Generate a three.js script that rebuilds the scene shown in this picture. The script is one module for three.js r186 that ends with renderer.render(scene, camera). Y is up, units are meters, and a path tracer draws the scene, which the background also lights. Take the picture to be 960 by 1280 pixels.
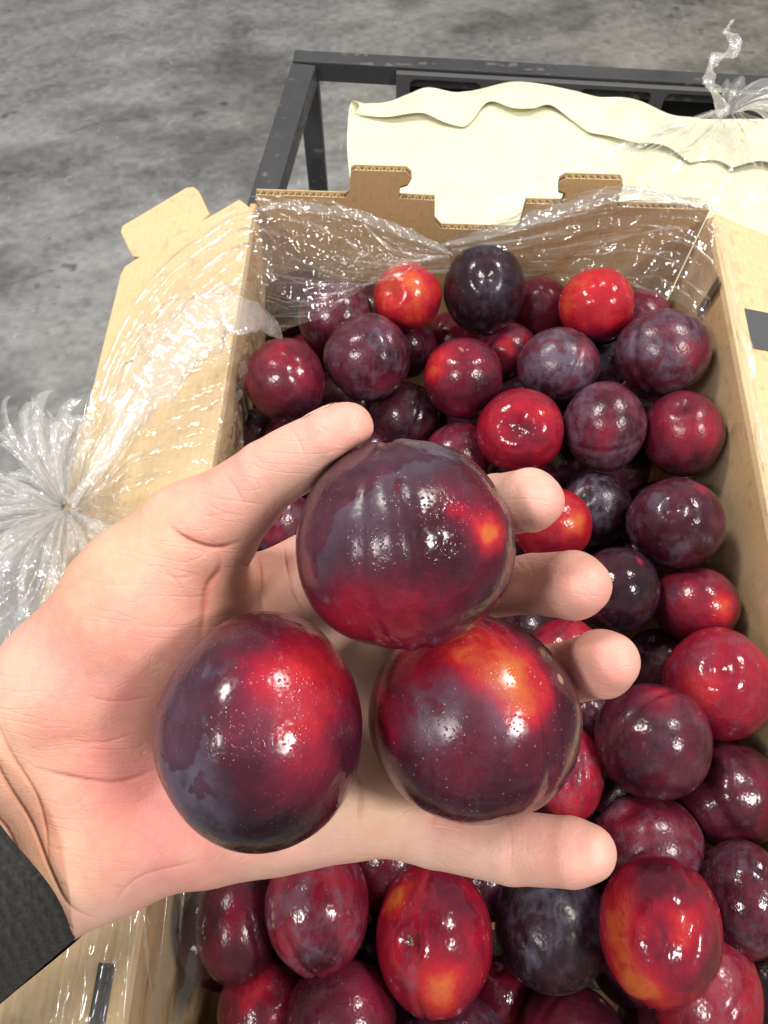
import * as THREE from 'three';
import { mergeGeometries, mergeVertices } from 'three/addons/utils/BufferGeometryUtils.js';
import { RoundedBoxGeometry } from 'three/addons/geometries/RoundedBoxGeometry.js';

// ---------------------------------------------------------------- camera, lamps, exposure
const scene = new THREE.Scene();
const FOCAL = 967, PW = 960, PH = 1280, CAM_Y = 1.25, PITCH = THREE.MathUtils.degToRad(64);
const camera = new THREE.PerspectiveCamera(2 * Math.atan(PH / 2 / FOCAL) * 180 / Math.PI, PW / PH, 0.02, 30);
camera.position.set(0, CAM_Y, 0);
camera.rotation.set(-PITCH, 0, 0);
camera.focus = 0.235; camera.userData.fStop = 48;
camera.updateMatrixWorld(true);

scene.background = new THREE.Color(0.29, 0.287, 0.285);          // dim even light of the market hall
const renderer = new THREE.WebGLRenderer();
renderer.toneMapping = THREE.LinearToneMapping;
renderer.toneMappingExposure = 1.3;
renderer.shadowMap.enabled = true;

function lamp(x, y, z, w, h, color, intensity) {                  // hall lamps hanging overhead, outside the frame
  const l = new THREE.RectAreaLight(new THREE.Color(...color), intensity, w, h);
  l.position.set(x, y, z); l.lookAt(0.02, 0.9, -0.22); scene.add(l);
}
lamp(-0.98, 2.62, -0.92, 0.40, 0.28, [1, 0.95, 0.87], 62);
lamp(1.02, 2.55, -0.90, 0.40, 0.28, [1, 0.95, 0.87], 52);
lamp(-1.05, 2.50, 0.62, 0.36, 0.26, [1, 0.96, 0.90], 46);
lamp(1.20, 2.45, 0.42, 0.36, 0.26, [1, 0.95, 0.88], 56);

// ---------------------------------------------------------------- helpers
const V = (x, y, z) => new THREE.Vector3(x, y, z);
const { clamp, lerp, smoothstep } = THREE.MathUtils;
const SIN = Math.sin(PITCH), COS = Math.cos(PITCH);
function at(px, py, Z) {                                          // point seen at a photo pixel, Z metres along the view axis
  const X = (px - PW / 2) / FOCAL * Z, Y = (PH / 2 - py) / FOCAL * Z;
  return V(X, CAM_Y + Y * COS - Z * SIN, -Z * COS - Y * SIN);
}
function onLevel(px, py, y) {                                     // the same, where the ray meets a level
  const v = (PH / 2 - py) / FOCAL;
  return at(px, py, (CAM_Y - y) / (SIN - COS * v));
}
const names = {};
function named(o, name) { const n = names[name] = (names[name] ?? -1) + 1; o.name = n ? name + '_' + String(n).padStart(3, '0') : name; return o; }
function mesh(name, geometry, material, parent) {
  const m = new THREE.Mesh(geometry, material);
  m.castShadow = m.receiveShadow = true;
  if (parent === scene) named(m, name); else m.name = name;
  parent.add(m); return m;
}
function thing(name, label, category, pos, group) {
  const g = named(new THREE.Group(), name);
  if (pos) g.position.copy(pos);
  g.userData = { label, category }; if (group) g.userData.group = group;
  scene.add(g); return g;
}
let seed0 = 12345;
const rnd = () => { seed0 = (seed0 * 1664525 + 1013904223) >>> 0; return seed0 / 4294967296; };
function hash(x, y, z) {
  let h = (Math.imul(x, 374761393) + Math.imul(y, 668265263) + Math.imul(z, 1440662683)) | 0;
  h = Math.imul(h ^ (h >>> 13), 1274126177); h ^= h >>> 16;
  return (h >>> 0) / 4294967296;
}
function vn(x, y, z) {                                            // value noise, -1 to 1
  const ix = Math.floor(x), iy = Math.floor(y), iz = Math.floor(z);
  let fx = x - ix, fy = y - iy, fz = z - iz;
  fx = fx * fx * (3 - 2 * fx); fy = fy * fy * (3 - 2 * fy); fz = fz * fz * (3 - 2 * fz);
  const a = hash(ix, iy, iz), b = hash(ix + 1, iy, iz), c = hash(ix, iy + 1, iz), d = hash(ix + 1, iy + 1, iz);
  const e = hash(ix, iy, iz + 1), f = hash(ix + 1, iy, iz + 1), g = hash(ix, iy + 1, iz + 1), h = hash(ix + 1, iy + 1, iz + 1);
  const p = a + (b - a) * fx, q = c + (d - c) * fx, r = e + (f - e) * fx, s = g + (h - g) * fx;
  const t = p + (q - p) * fy, u = r + (s - r) * fy;
  return (t + (u - t) * fz) * 2 - 1;
}
function fbm(x, y, z, n = 4) { let s = 0, a = 0.5; for (let i = 0; i < n; i++) { s += a * vn(x, y, z); x = x * 2.03 + 11.3; y = y * 2.03 + 5.7; z = z * 2.03 + 3.1; a *= 0.5; } return s; }
const toS = (c) => { c = clamp(c, 0, 1); return c <= 0.0031308 ? c * 12.92 : 1.055 * Math.pow(c, 1 / 2.4) - 0.055; };
function texture(w, h, fn, color, repeat) {                       // fn(u, v, out) fills out[0..2] (linear colour, or a value)
  const data = new Uint8Array(w * h * 4), o = [0, 0, 0];
  for (let j = 0, k = 0; j < h; j++) for (let i = 0; i < w; i++, k += 4) {
    fn((i + 0.5) / w, (j + 0.5) / h, o);
    for (let c = 0; c < 3; c++) data[k + c] = Math.round(255 * (color ? toS(o[c]) : clamp(o[c], 0, 1)));
    data[k + 3] = 255;
  }
  const t = new THREE.DataTexture(data, w, h);
  t.magFilter = THREE.LinearFilter; t.minFilter = THREE.LinearFilter;
  if (color) t.colorSpace = THREE.SRGBColorSpace;
  t.wrapS = t.wrapT = repeat ?? THREE.RepeatWrapping; t.needsUpdate = true;
  return t;
}
const gray = (w, h, fn) => texture(w, h, (u, v, o) => { o[0] = o[1] = o[2] = fn(u, v); }, false, THREE.MirroredRepeatWrapping);
const mat = (o) => new THREE.MeshStandardMaterial(o);
function gridGeometry(nu, nv, fn, uvScale = [1, 1], closeU = false) { // fn(u, v) -> Vector3
  const pos = [], uv = [], idx = [];
  for (let j = 0; j <= nv; j++) for (let i = 0; i <= nu; i++) {
    const p = fn(i / nu, j / nv); pos.push(p.x, p.y, p.z); uv.push(i / nu * uvScale[0], j / nv * uvScale[1]);
  }
  for (let j = 0; j < nv; j++) for (let i = 0; i < nu; i++) { const a = j * (nu + 1) + i, b = a + 1, c = a + nu + 1, d = c + 1; idx.push(a, b, d, a, d, c); }
  const g = new THREE.BufferGeometry();
  g.setAttribute('position', new THREE.Float32BufferAttribute(pos, 3));
  g.setAttribute('uv', new THREE.Float32BufferAttribute(uv, 2));
  g.setIndex(idx); g.computeVertexNormals();
  if (closeU) { const n = g.attributes.normal; for (let j = 0; j <= nv; j++) { const a = j * (nu + 1), b = a + nu, s = V(n.getX(a) + n.getX(b), n.getY(a) + n.getY(b), n.getZ(a) + n.getZ(b)).normalize(); n.setXYZ(a, s.x, s.y, s.z); n.setXYZ(b, s.x, s.y, s.z); } }
  return g;
}
function boxUV(g, s = 1) {                                        // uv in metres by the face's main direction
  g = g.index ? g.toNonIndexed() : g;
  const p = g.attributes.position, n = g.attributes.normal, uv = new Float32Array(p.count * 2);
  for (let i = 0; i < p.count; i++) {
    const ax = Math.abs(n.getX(i)), ay = Math.abs(n.getY(i)), az = Math.abs(n.getZ(i));
    const a = ax >= ay && ax >= az ? [p.getZ(i), p.getY(i)] : ay >= az ? [p.getX(i), p.getZ(i)] : [p.getX(i), p.getY(i)];
    uv[2 * i] = a[0] * s; uv[2 * i + 1] = a[1] * s;
  }
  g.setAttribute('uv', new THREE.BufferAttribute(uv, 2)); return g;
}
function bar(a, b, w, h, up = V(0, 1, 0), r = 0.002) {            // a rounded bar from a to b
  const d = b.clone().sub(a), L = d.length(), z = d.normalize(), x = up.clone().cross(z).normalize(), y = z.clone().cross(x);
  const g = new RoundedBoxGeometry(w, h, L, 2, r);
  g.applyMatrix4(new THREE.Matrix4().makeBasis(x, y, z).setPosition(a.clone().add(b).multiplyScalar(0.5)));
  return g;
}

// ---------------------------------------------------------------- floor
const floorTex = texture(2048, 2048, (u, v, o) => {
  const x = u * 5, y = v * 5;
  const big = fbm(x * 2.1 + 3, y * 2.6, 0.5, 5), mid = fbm(x * 9, y * 12, 4.2, 5), fine = fbm(x * 70, y * 80, 9, 3), sm = fbm(x * 3.6 + 1.2 * big, y * 5.6, 7.7, 6);
  const crack = Math.abs(fbm(x * 4.4, y * 8.5, 12.3, 5)), dark = smoothstep(sm + 0.35 * mid, 0.0, 0.40);
  const sx = x * 0.94 + y * 0.34, sy = y * 0.94 - x * 0.34, streak = fbm(sx * 5 + 0.6 * big, sy * 26, 21, 4), scr = Math.abs(vn(sx * 3.5, sy * 48, 33));
  let g = 0.32 + 0.12 * big + 0.09 * mid + 0.10 * fine + 0.11 * streak;
  if (scr < 0.035 && vn(sx * 2, sy * 6, 40) > 0.25) g *= 0.80;
  g *= 1 - 0.44 * dark; g *= 1 - 0.28 * (1 - smoothstep(crack, 0, 0.012)) * smoothstep(vn(x * 4, y * 4, 1), -0.1, 0.5);
  const pit = vn(x * 44, y * 66, 3.3) * (0.6 + 0.6 * vn(x * 7, y * 9, 6)); if (pit > 0.5) g *= 1 - 1.1 * (pit - 0.5);
  if (vn(x * 85, y * 85, 15) > 0.90) g *= 1.35;
  const warm = clamp((0.54 - u) * 2.6 + 0.5 * big, -0.25, 0.55);
  o[0] = g * (1.0 + 0.06 * warm); o[1] = g * 0.985; o[2] = g * (0.965 - 0.13 * warm);
}, true, THREE.MirroredRepeatWrapping);
floorTex.repeat.set(3, 3);
const floorBump = gray(1024, 1024, (u, v) => 0.5 + 0.5 * fbm(u * 60, v * 60, 2, 5));
floorBump.repeat.set(12, 12);
{
  const g = new THREE.PlaneGeometry(15, 15); g.rotateX(-Math.PI / 2); g.translate(0, 0, -1.3);
  const f = mesh('floor', g, mat({ map: floorTex, bumpMap: floorBump, bumpScale: 0.004, roughness: 0.72 }), scene);
  f.userData = { kind: 'structure', label: 'worn grey concrete floor with dark stains and scuffs' };
}

// ---------------------------------------------------------------- black metal stand under the carton
const paint = mat({ roughness: 0.42, bumpMap: floorBump, bumpScale: 0.0008,
  map: texture(512, 512, (u, v, o) => { const r = smoothstep(fbm(u * 9, v * 50, 3) + 0.4 * vn(u * 90, v * 90, 1), 0.44, 0.62) * 0.55, d = 0.5 + 0.5 * fbm(u * 14, v * 14, 8); o[0] = lerp(0.030 + 0.04 * d, 0.23, r); o[1] = lerp(0.031 + 0.04 * d, 0.19, r); o[2] = lerp(0.035 + 0.043 * d, 0.16, r); }, true) });
{
  const stand = thing('metal_stand', 'black painted metal stand with scratched square rails under the carton', 'stand', V(0.2, 0, -0.45));
  const rel = (p) => p.sub(stand.position);
  const RY = 0.625, A = onLevel(384, 82, RY), B = onLevel(1010, 117, RY), C = onLevel(318, 300, RY);
  const uvd = (g) => boxUV(g, 2.0);
  const dir = B.clone().sub(A).normalize();
  mesh('rail', uvd(bar(rel(A.clone().addScaledVector(dir, -0.016)), rel(B.clone()), 0.022, 0.026)), paint, stand);
  const back = C.clone().sub(A).normalize();
  mesh('rail', uvd(bar(rel(A.clone().addScaledVector(back, 0.0155)), rel(A.clone().addScaledVector(back, 0.95)), 0.030, 0.026)), paint, stand);
  const E = B.clone().addScaledVector(back, 0.95), D = A.clone().addScaledVector(back, 0.95);
  mesh('rail', uvd(bar(rel(D.clone()), rel(E.clone()), 0.030, 0.026)), paint, stand);
  mesh('rail', uvd(bar(rel(B.clone().addScaledVector(back, 0.016)), rel(E.clone().addScaledVector(back, -0.016)), 0.030, 0.026)), paint, stand);
  for (const p of [A, B, D, E]) { const t = p.clone(); t.y -= 0.0135; const b = t.clone(); b.y = 0; mesh('leg', uvd(bar(rel(t), rel(b), 0.026, 0.026, V(0, 0, 1))), paint, stand); }
  // the tray that hangs in the stand: a rear wall pierced by rounded openings and a slatted bottom
  const tray = A.clone().addScaledVector(dir, 0.115).addScaledVector(back, 0.014); tray.y += 0.009;
  const L = B.clone().sub(tray).length() - 0.03, sh = new THREE.Shape();
  sh.moveTo(0, 0); sh.lineTo(L, 0); sh.lineTo(L, -0.11); sh.lineTo(0, -0.11); sh.lineTo(0, 0);
  const ow = 0.088, og = 0.016;
  for (let k = 0; k * (ow + og) + og + ow < L; k++) {
    const x0 = og + k * (ow + og), x1 = x0 + ow, y0 = -0.005, y1 = -0.060, r = 0.010, h = new THREE.Path();
    h.moveTo(x0 + r, y0); h.lineTo(x1 - r, y0); h.quadraticCurveTo(x1, y0, x1, y0 - r); h.lineTo(x1, y1 + r); h.quadraticCurveTo(x1, y1, x1 - r, y1);
    h.lineTo(x0 + r, y1); h.quadraticCurveTo(x0, y1, x0, y1 + r); h.lineTo(x0, y0 - r); h.quadraticCurveTo(x0, y0, x0 + r, y0); sh.holes.push(h);
  }
  const eg = new THREE.ExtrudeGeometry(sh, { depth: 0.005, bevelEnabled: true, bevelSize: 0.001, bevelThickness: 0.001, bevelSegments: 1 });
  const basis = (z) => new THREE.Matrix4().makeBasis(dir, V(0, 1, 0), dir.clone().cross(V(0, 1, 0))).setPosition(rel(z.clone()));
  eg.applyMatrix4(basis(tray));
  mesh('pierced_wall', uvd(eg), mat({ color: new THREE.Color(0.10, 0.10, 0.105), roughness: 0.5 }), stand);  // lighter grey than the rails: light on the posts put into the colour
  const bp = new THREE.BoxGeometry(L, 0.10, 0.004); bp.translate(L / 2, -0.062, -0.022); bp.applyMatrix4(basis(tray));
  mesh('rear_panel', uvd(bp), mat({ color: 0x07080a, roughness: 0.6 }), stand);
  const bt = new THREE.BoxGeometry(L, 0.004, 0.62); bt.translate(L / 2, -0.055, 0.33); bt.applyMatrix4(basis(tray));
  mesh('tray_bottom', uvd(bt), mat({ color: 0x101114, roughness: 0.6 }), stand);
}

// ---------------------------------------------------------------- pale yellow sheet behind the carton
{
  const sheet = thing('paper_sheet', 'pale yellow paper sheet with a folded wavy edge behind the carton', 'paper sheet', V(0.2, 0.69, -0.62));
  const tex = texture(1024, 1024, (u, v, o) => {
    const s = smoothstep(fbm(u * 8 + 2, v * 8, 5, 5) + 0.25 * fbm(u * 30, v * 30, 5, 3), 0.03, 0.34) * smoothstep(v, 0.75, 0.5), f = 0.03 * fbm(u * 60, v * 60, 2, 3);
    o[0] = 0.74 - 0.36 * s + f; o[1] = 0.72 - 0.32 * s + f; o[2] = 0.53 - 0.20 * s + f;
  }, true);
  const m = mat({ map: tex, roughness: 0.75, side: THREE.DoubleSide, bumpMap: gray(512, 512, (u, v) => 0.5 + 0.45 * fbm(u * 7, v * 7, 4, 5)), bumpScale: 0.012 });
  const X0 = onLevel(441, 170, 0.70).x, X1 = X0 + 0.62;
  const level = 0.722, line = (pts) => pts.map((p) => onLevel(p[0], p[1], level)), along = (pts, x) => {
    let i = 0; while (i < pts.length - 2 && x > pts[i + 1].x) i++;
    const a = pts[i], b = pts[i + 1], p = pts[Math.max(0, i - 1)], q = pts[Math.min(pts.length - 1, i + 2)], t = clamp((x - a.x) / (b.x - a.x), 0, 1), ma = (b.z - p.z) / 2, mb = (q.z - a.z) / 2, t2 = t * t, t3 = t2 * t;
    return a.z * (2 * t3 - 3 * t2 + 1) + ma * (t3 - 2 * t2 + t) + b.z * (3 * t2 - 2 * t3) + mb * (t3 - t2);
  };
  const farLine = line([[425, 109], [500, 103], [560, 100], [620, 97], [690, 94], [740, 102], [800, 116], [860, 130], [930, 140], [1300, 150]]);
  const waveLine = line([[425, 116], [480, 121], [530, 126], [565, 138], [590, 137], [610, 124], [640, 138], [666, 136], [690, 123], [718, 134], [745, 152], [790, 172], [850, 189], [930, 198], [1300, 205]]);
  const farZ = (x) => along(farLine, x), wave = (x) => along(waveLine, x) - farZ(x) - 0.012;
  const nearZ = -0.470, low = 0.700;
  const surf = (x, z) => low + 0.022 * fbm(x * 7 + 4, z * 8, 2, 3) + 0.012 * Math.abs(fbm(x * 9, z * 7, 8, 3)) + 0.012 * Math.abs(vn(x * 21 + z * 9, z * 14 - x * 8, 4));
  const G = gridGeometry(150, 160, (u, v) => {
    const x = lerp(X0, X1, u) + 0.006 * Math.sin(v * 9) * (1 - u) + (v < 0.12 ? -(0.12 - v) * 0.12 * (1 - u) : 0), fz = farZ(x);
    if (v < 0.62) { const z = lerp(nearZ, fz, v / 0.62); return V(x, surf(x, z), z); }
    const w = (v - 0.62) / 0.38, tip = fz + wave(x) + 0.012;
    if (w < 0.25) { const a = w / 0.25 * Math.PI, h = 0.003; return V(x, surf(x, fz) + h * (1 - Math.cos(a)), fz - h * Math.sin(a)); }
    const q = (w - 0.25) / 0.75, z = lerp(fz, tip, q);
    return V(x, surf(x, z) + 0.006 + 0.003 * Math.sin(Math.PI * q) + 0.003 * q * q * Math.sin(x * 55) , z);
  }, [0.62, 0.55]);
  G.translate(-sheet.position.x, -sheet.position.y, -sheet.position.z);
  mesh('folded_sheet', G, m, sheet);
  // the carton lid that it lies on
  const g = new RoundedBoxGeometry(0.50, 0.10, 0.27, 2, 0.004); g.translate(X0 + 0.285 - sheet.position.x, 0.628 - sheet.position.y, -0.625 - sheet.position.z);
  mesh('backing_pad', boxUV(g), m, sheet);
}

// ---------------------------------------------------------------- corrugated carton
const kraftMap = (r, g, b, s) => texture(512, 512, (u, v, o) => {
  const n = 0.05 * fbm(u * 5, v * 5, s, 4) + 0.09 * fbm(u * 130, v * 130, s + 3, 2) + 0.010 * Math.sin(u * 2 * Math.PI * 50), q = Math.max(0, vn(u * 40, v * 40, s + 8) - 0.55) * 0.45 + 0.15 * Math.max(0, fbm(u * 15, v * 15, s + 2, 4) - 0.30);
  o[0] = r * (1 + n - q); o[1] = g * (1 + n * 1.05 - q); o[2] = b * (1 + n * 1.1 - q);
}, true);
const kb = gray(512, 512, (u, v) => 0.5 + 0.08 * Math.sin(u * 2 * Math.PI * 50) + 0.35 * fbm(u * 10, v * 10, 3, 5));
const kraft = mat({ map: kraftMap(0.56, 0.37, 0.18, 1), bumpMap: kb, bumpScale: 0.0005, roughness: 0.85 });  // browner board for the walls: interior shade put into the colour
const kraftPale = mat({ map: kraftMap(0.66, 0.485, 0.275, 5), bumpMap: kb, bumpScale: 0.0005, roughness: 0.82 });  // paler board for the flaps: strong light on them put into the colour
const kraftEdge = mat({ map: kraftMap(0.74, 0.60, 0.36, 9), roughness: 0.85 });
const kraftDark = mat({ color: new THREE.Color(0.10, 0.06, 0.028), roughness: 0.9 });
const BOX_H = 0.2145, BOX_W = 0.333, BOX_L = 0.60, T = 0.0055;
const carton = thing('cardboard_carton', 'open brown corrugated carton full of plums with notched rear wall and folded-out flaps', 'cardboard box', V(0.0716, 0.625, -0.454));
carton.rotation.y = THREE.MathUtils.degToRad(-2.5);
carton.updateMatrixWorld(true);
{
  // rear wall: two liners and the fluting between them
  const P = (px, py) => [(px - 604) / 572 * BOX_W, BOX_H + (245 - py) / 1386];
  const top = [[318, 245], [432, 245], [437, 240], [440, 214], [444, 211], [508, 211], [515, 217], [510, 226], [501, 229], [500, 244], [545, 245], [547, 273], [556, 282], [654, 282], [658, 277], [660, 245], [705, 245], [706, 231], [697, 228], [695, 218], [702, 213], [768, 213], [773, 219], [774, 246], [890, 246]].map((p) => P(...p));
  const outline = new THREE.Shape();
  outline.moveTo(top[0][0], 0); for (const p of top) outline.lineTo(...p); outline.lineTo(top[top.length - 1][0], 0); outline.closePath();
  const flat = (depth, z) => { const g = new THREE.ExtrudeGeometry(outline, { depth, bevelEnabled: false }); g.translate(0, 0, z); return boxUV(g, 4); };
  const wall = mesh('rear_wall', flat(0.0007, 0), kraft, carton);
  mesh('outer_liner', flat(0.0007, -T), kraftPale, wall);
  const core = flat(T - 0.0012, -T + 0.00095); core.translate(0, -0.0022, 0); mesh('core', core, kraftDark, wall);
  const ribbons = [];
  for (let i = 0; i < top.length - 1; i++) {
    const [x0, y0] = top[i], [x1, y1] = top[i + 1], L = Math.hypot(x1 - x0, y1 - y0);
    if (L < 0.012 || Math.abs(y1 - y0) > 0.006) continue;
    const n = Math.round(L / 0.0006);
    ribbons.push(gridGeometry(n, 1, (u, v) => { const x = lerp(x0, x1, u); return V(x, lerp(y0, y1, u) - 0.0002 - v * 0.006 + 0.0004 * vn(x * 900, 2, 1), -T / 2 + 0.0004 + (T / 2 - 0.0008) * Math.sin(x / 0.0052 * 2 * Math.PI + 0.7 * vn(x * 120, 1, 1))); }));
  }
  const thick = ribbons.map((g) => { const a = g.clone(); a.translate(0, 0, 0.00055); const b = g; return mergeGeometries([a, b]); });
  mesh('fluting', mergeGeometries(thick), mat({ color: new THREE.Color(0.80, 0.67, 0.42), roughness: 0.8, side: THREE.DoubleSide }), wall);
  const side = (name, x, lean) => {
    const g = new RoundedBoxGeometry(T, BOX_H - 0.006, BOX_L, 2, 0.0015); g.translate(0, BOX_H / 2 - 0.004, BOX_L / 2 + 0.001);
    const s = mesh(name, boxUV(g, 4), kraft, carton); s.position.x = x; s.rotation.z = lean; return s;
  };
  side('side_wall', -BOX_W / 2 - T / 2, 0); side('side_wall', BOX_W / 2 + T / 2, 0);
  const fg = new RoundedBoxGeometry(BOX_W + 0.02, BOX_H - 0.01, T, 2, 0.0015); fg.translate(0, BOX_H / 2 - 0.006, BOX_L + T / 2); mesh('front_wall', boxUV(fg, 4), kraft, carton);
  const bg = new THREE.BoxGeometry(BOX_W, T, BOX_L); bg.translate(0, T / 2 + 0.001, BOX_L / 2); mesh('bottom_panel', boxUV(bg, 4), kraft, carton);
  // flaps folded outwards from the side walls
  const flap = (pts, hx, down, mirror) => {
    const s = new THREE.Shape(); pts.forEach((p, i) => s[i ? 'lineTo' : 'moveTo'](p[0], p[1])); s.closePath();
    const g = new THREE.ExtrudeGeometry(s, { depth: T - 0.001, bevelEnabled: true, bevelSize: 0.0008, bevelThickness: 0.0006, bevelSegments: 2 });
    g.rotateX(Math.PI / 2);                                       // shape (out, z) into the level plane, thickness downwards
    if (mirror) { g.scale(-1, 1, 1); const ix = g.attributes; for (let i = 0; i < ix.position.count; i += 3) for (const a of Object.values(ix)) for (let c = 0; c < a.itemSize; c++) { const q = a.array[(i + 1) * a.itemSize + c]; a.array[(i + 1) * a.itemSize + c] = a.array[(i + 2) * a.itemSize + c]; a.array[(i + 2) * a.itemSize + c] = q; } g.computeVertexNormals(); }
    const f = mesh('flap', boxUV(g, 4), kraftPale, carton);
    f.position.set(hx, BOX_H - 0.001, 0); f.rotation.z = down; return f;
  };
  const HX = -BOX_W / 2 - 0.0005, DOWN = 0.30;
  const onFlap = (px, py, lift = 0) => {                          // where a line of sight meets the flap's plane, as (outwards, along)
    const a = carton.worldToLocal(camera.position.clone()), b = carton.worldToLocal(at(px, py, 0.5)), R = new THREE.Matrix4().makeRotationZ(-DOWN);
    for (const p of [a, b]) { p.x -= HX; p.y -= BOX_H - 0.001 + lift; p.applyMatrix4(R); }
    const t = a.y / (a.y - b.y); return [-(a.x + (b.x - a.x) * t), a.z + (b.z - a.z) * t];
  };
  const out = [[0, 0.016], onFlap(299, 251), onFlap(232, 290), onFlap(191, 314), onFlap(189, 320), onFlap(185, 317), onFlap(166, 328), onFlap(157, 334), onFlap(152, 344), [onFlap(126, 465)[0], BOX_L - 0.02], [0, BOX_L - 0.02]];
  const lf = flap(out, HX, DOWN, true);
  const tabS = new THREE.Shape(); [[189, 322], [166, 320], [161, 312], [151, 290], [153, 283], [172, 272], [232, 236], [240, 235], [246, 240], [259, 268], [232, 294]].forEach(([px, py], i) => { const q = onFlap(px, py, -0.003); tabS[i ? 'lineTo' : 'moveTo'](-q[0], q[1]); }); tabS.closePath();
  const tg = new THREE.ExtrudeGeometry(tabS, { depth: T - 0.001, bevelEnabled: true, bevelSize: 0.0008, bevelThickness: 0.0006, bevelSegments: 2 }); tg.rotateX(Math.PI / 2);
  const tab = mesh('tab', boxUV(tg, 4), kraftPale, lf); tab.position.set(0, -0.003, 0);
  const rf = flap([[0, 0.012], [0.004, 0.004], [0.10, 0.03], [0.10, BOX_L - 0.02], [0, BOX_L - 0.02]], BOX_W / 2 + 0.0005, -0.22, false);
  const mark = (f, x, z, w, l) => { const g = new RoundedBoxGeometry(w, 0.0008, l, 2, 0.0003); const q = mesh('printed_mark', g, mat({ color: 0x4a4b4e, roughness: 0.5 }), f); q.position.set(x, 0.0007, z); };
  const mp = onFlap(128, 1245); {
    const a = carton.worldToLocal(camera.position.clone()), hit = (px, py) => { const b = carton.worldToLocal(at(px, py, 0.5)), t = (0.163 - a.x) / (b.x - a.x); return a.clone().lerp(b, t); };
    mesh('dark_strip', bar(hit(872, 392), hit(899, 350), 0.0008, 0.0070, V(0, 1, 0), 0.0003), mat({ color: new THREE.Color(0.12, 0.08, 0.055), roughness: 0.8 }), carton);  // thin dark brown strip laid flat on the right wall's inner face
    const b = carton.worldToLocal(at(946, 412, 0.5)), R = new THREE.Matrix4().makeRotationZ(0.22), q = [a.clone(), b].map((p) => { p.x -= BOX_W / 2; p.y -= BOX_H; return p.applyMatrix4(R); }), t = q[0].y / (q[0].y - q[1].y), h = q[0].lerp(q[1], t);
    mark(rf, h.x + 0.008, h.z, 0.030, 0.034);
  } mark(lf, -mp[0], mp[1], 0.009, 0.026);
}

// ---------------------------------------------------------------- plums
const plumBump = gray(512, 256, (u, v) => 0.5 + 0.3 * fbm(u * 40, v * 20, 3, 4) + 0.2 * vn(u * 160, v * 80, 1));
const RAMP = [[-0.4, 0.010, 0.005, 0.009], [0.0, 0.018, 0.006, 0.011], [0.25, 0.048, 0.007, 0.016], [0.5, 0.125, 0.008, 0.024], [0.75, 0.28, 0.008, 0.024], [1.0, 0.45, 0.019, 0.023], [1.3, 0.56, 0.13, 0.032]];
function ramp(t, o) {
  let i = 0; while (i < RAMP.length - 2 && t > RAMP[i + 1][0]) i++;
  const a = RAMP[i], b = RAMP[i + 1], k = clamp((t - a[0]) / (b[0] - a[0]), 0, 1);
  for (let c = 0; c < 3; c++) o[c] = lerp(a[c + 1], b[c + 1], k);
}
const sphereDir = (u, v) => { const th = (1 - v) * Math.PI, ph = u * 2 * Math.PI, s = Math.sin(th); return [s * Math.sin(ph), Math.cos(th), s * Math.cos(ph)]; };
const disc = (u, v) => { const w = Math.sqrt(Math.max(0, 1 - u * u - v * v)), l = Math.hypot(u, v, w); return [u / l, v / l, w / l]; };
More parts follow.
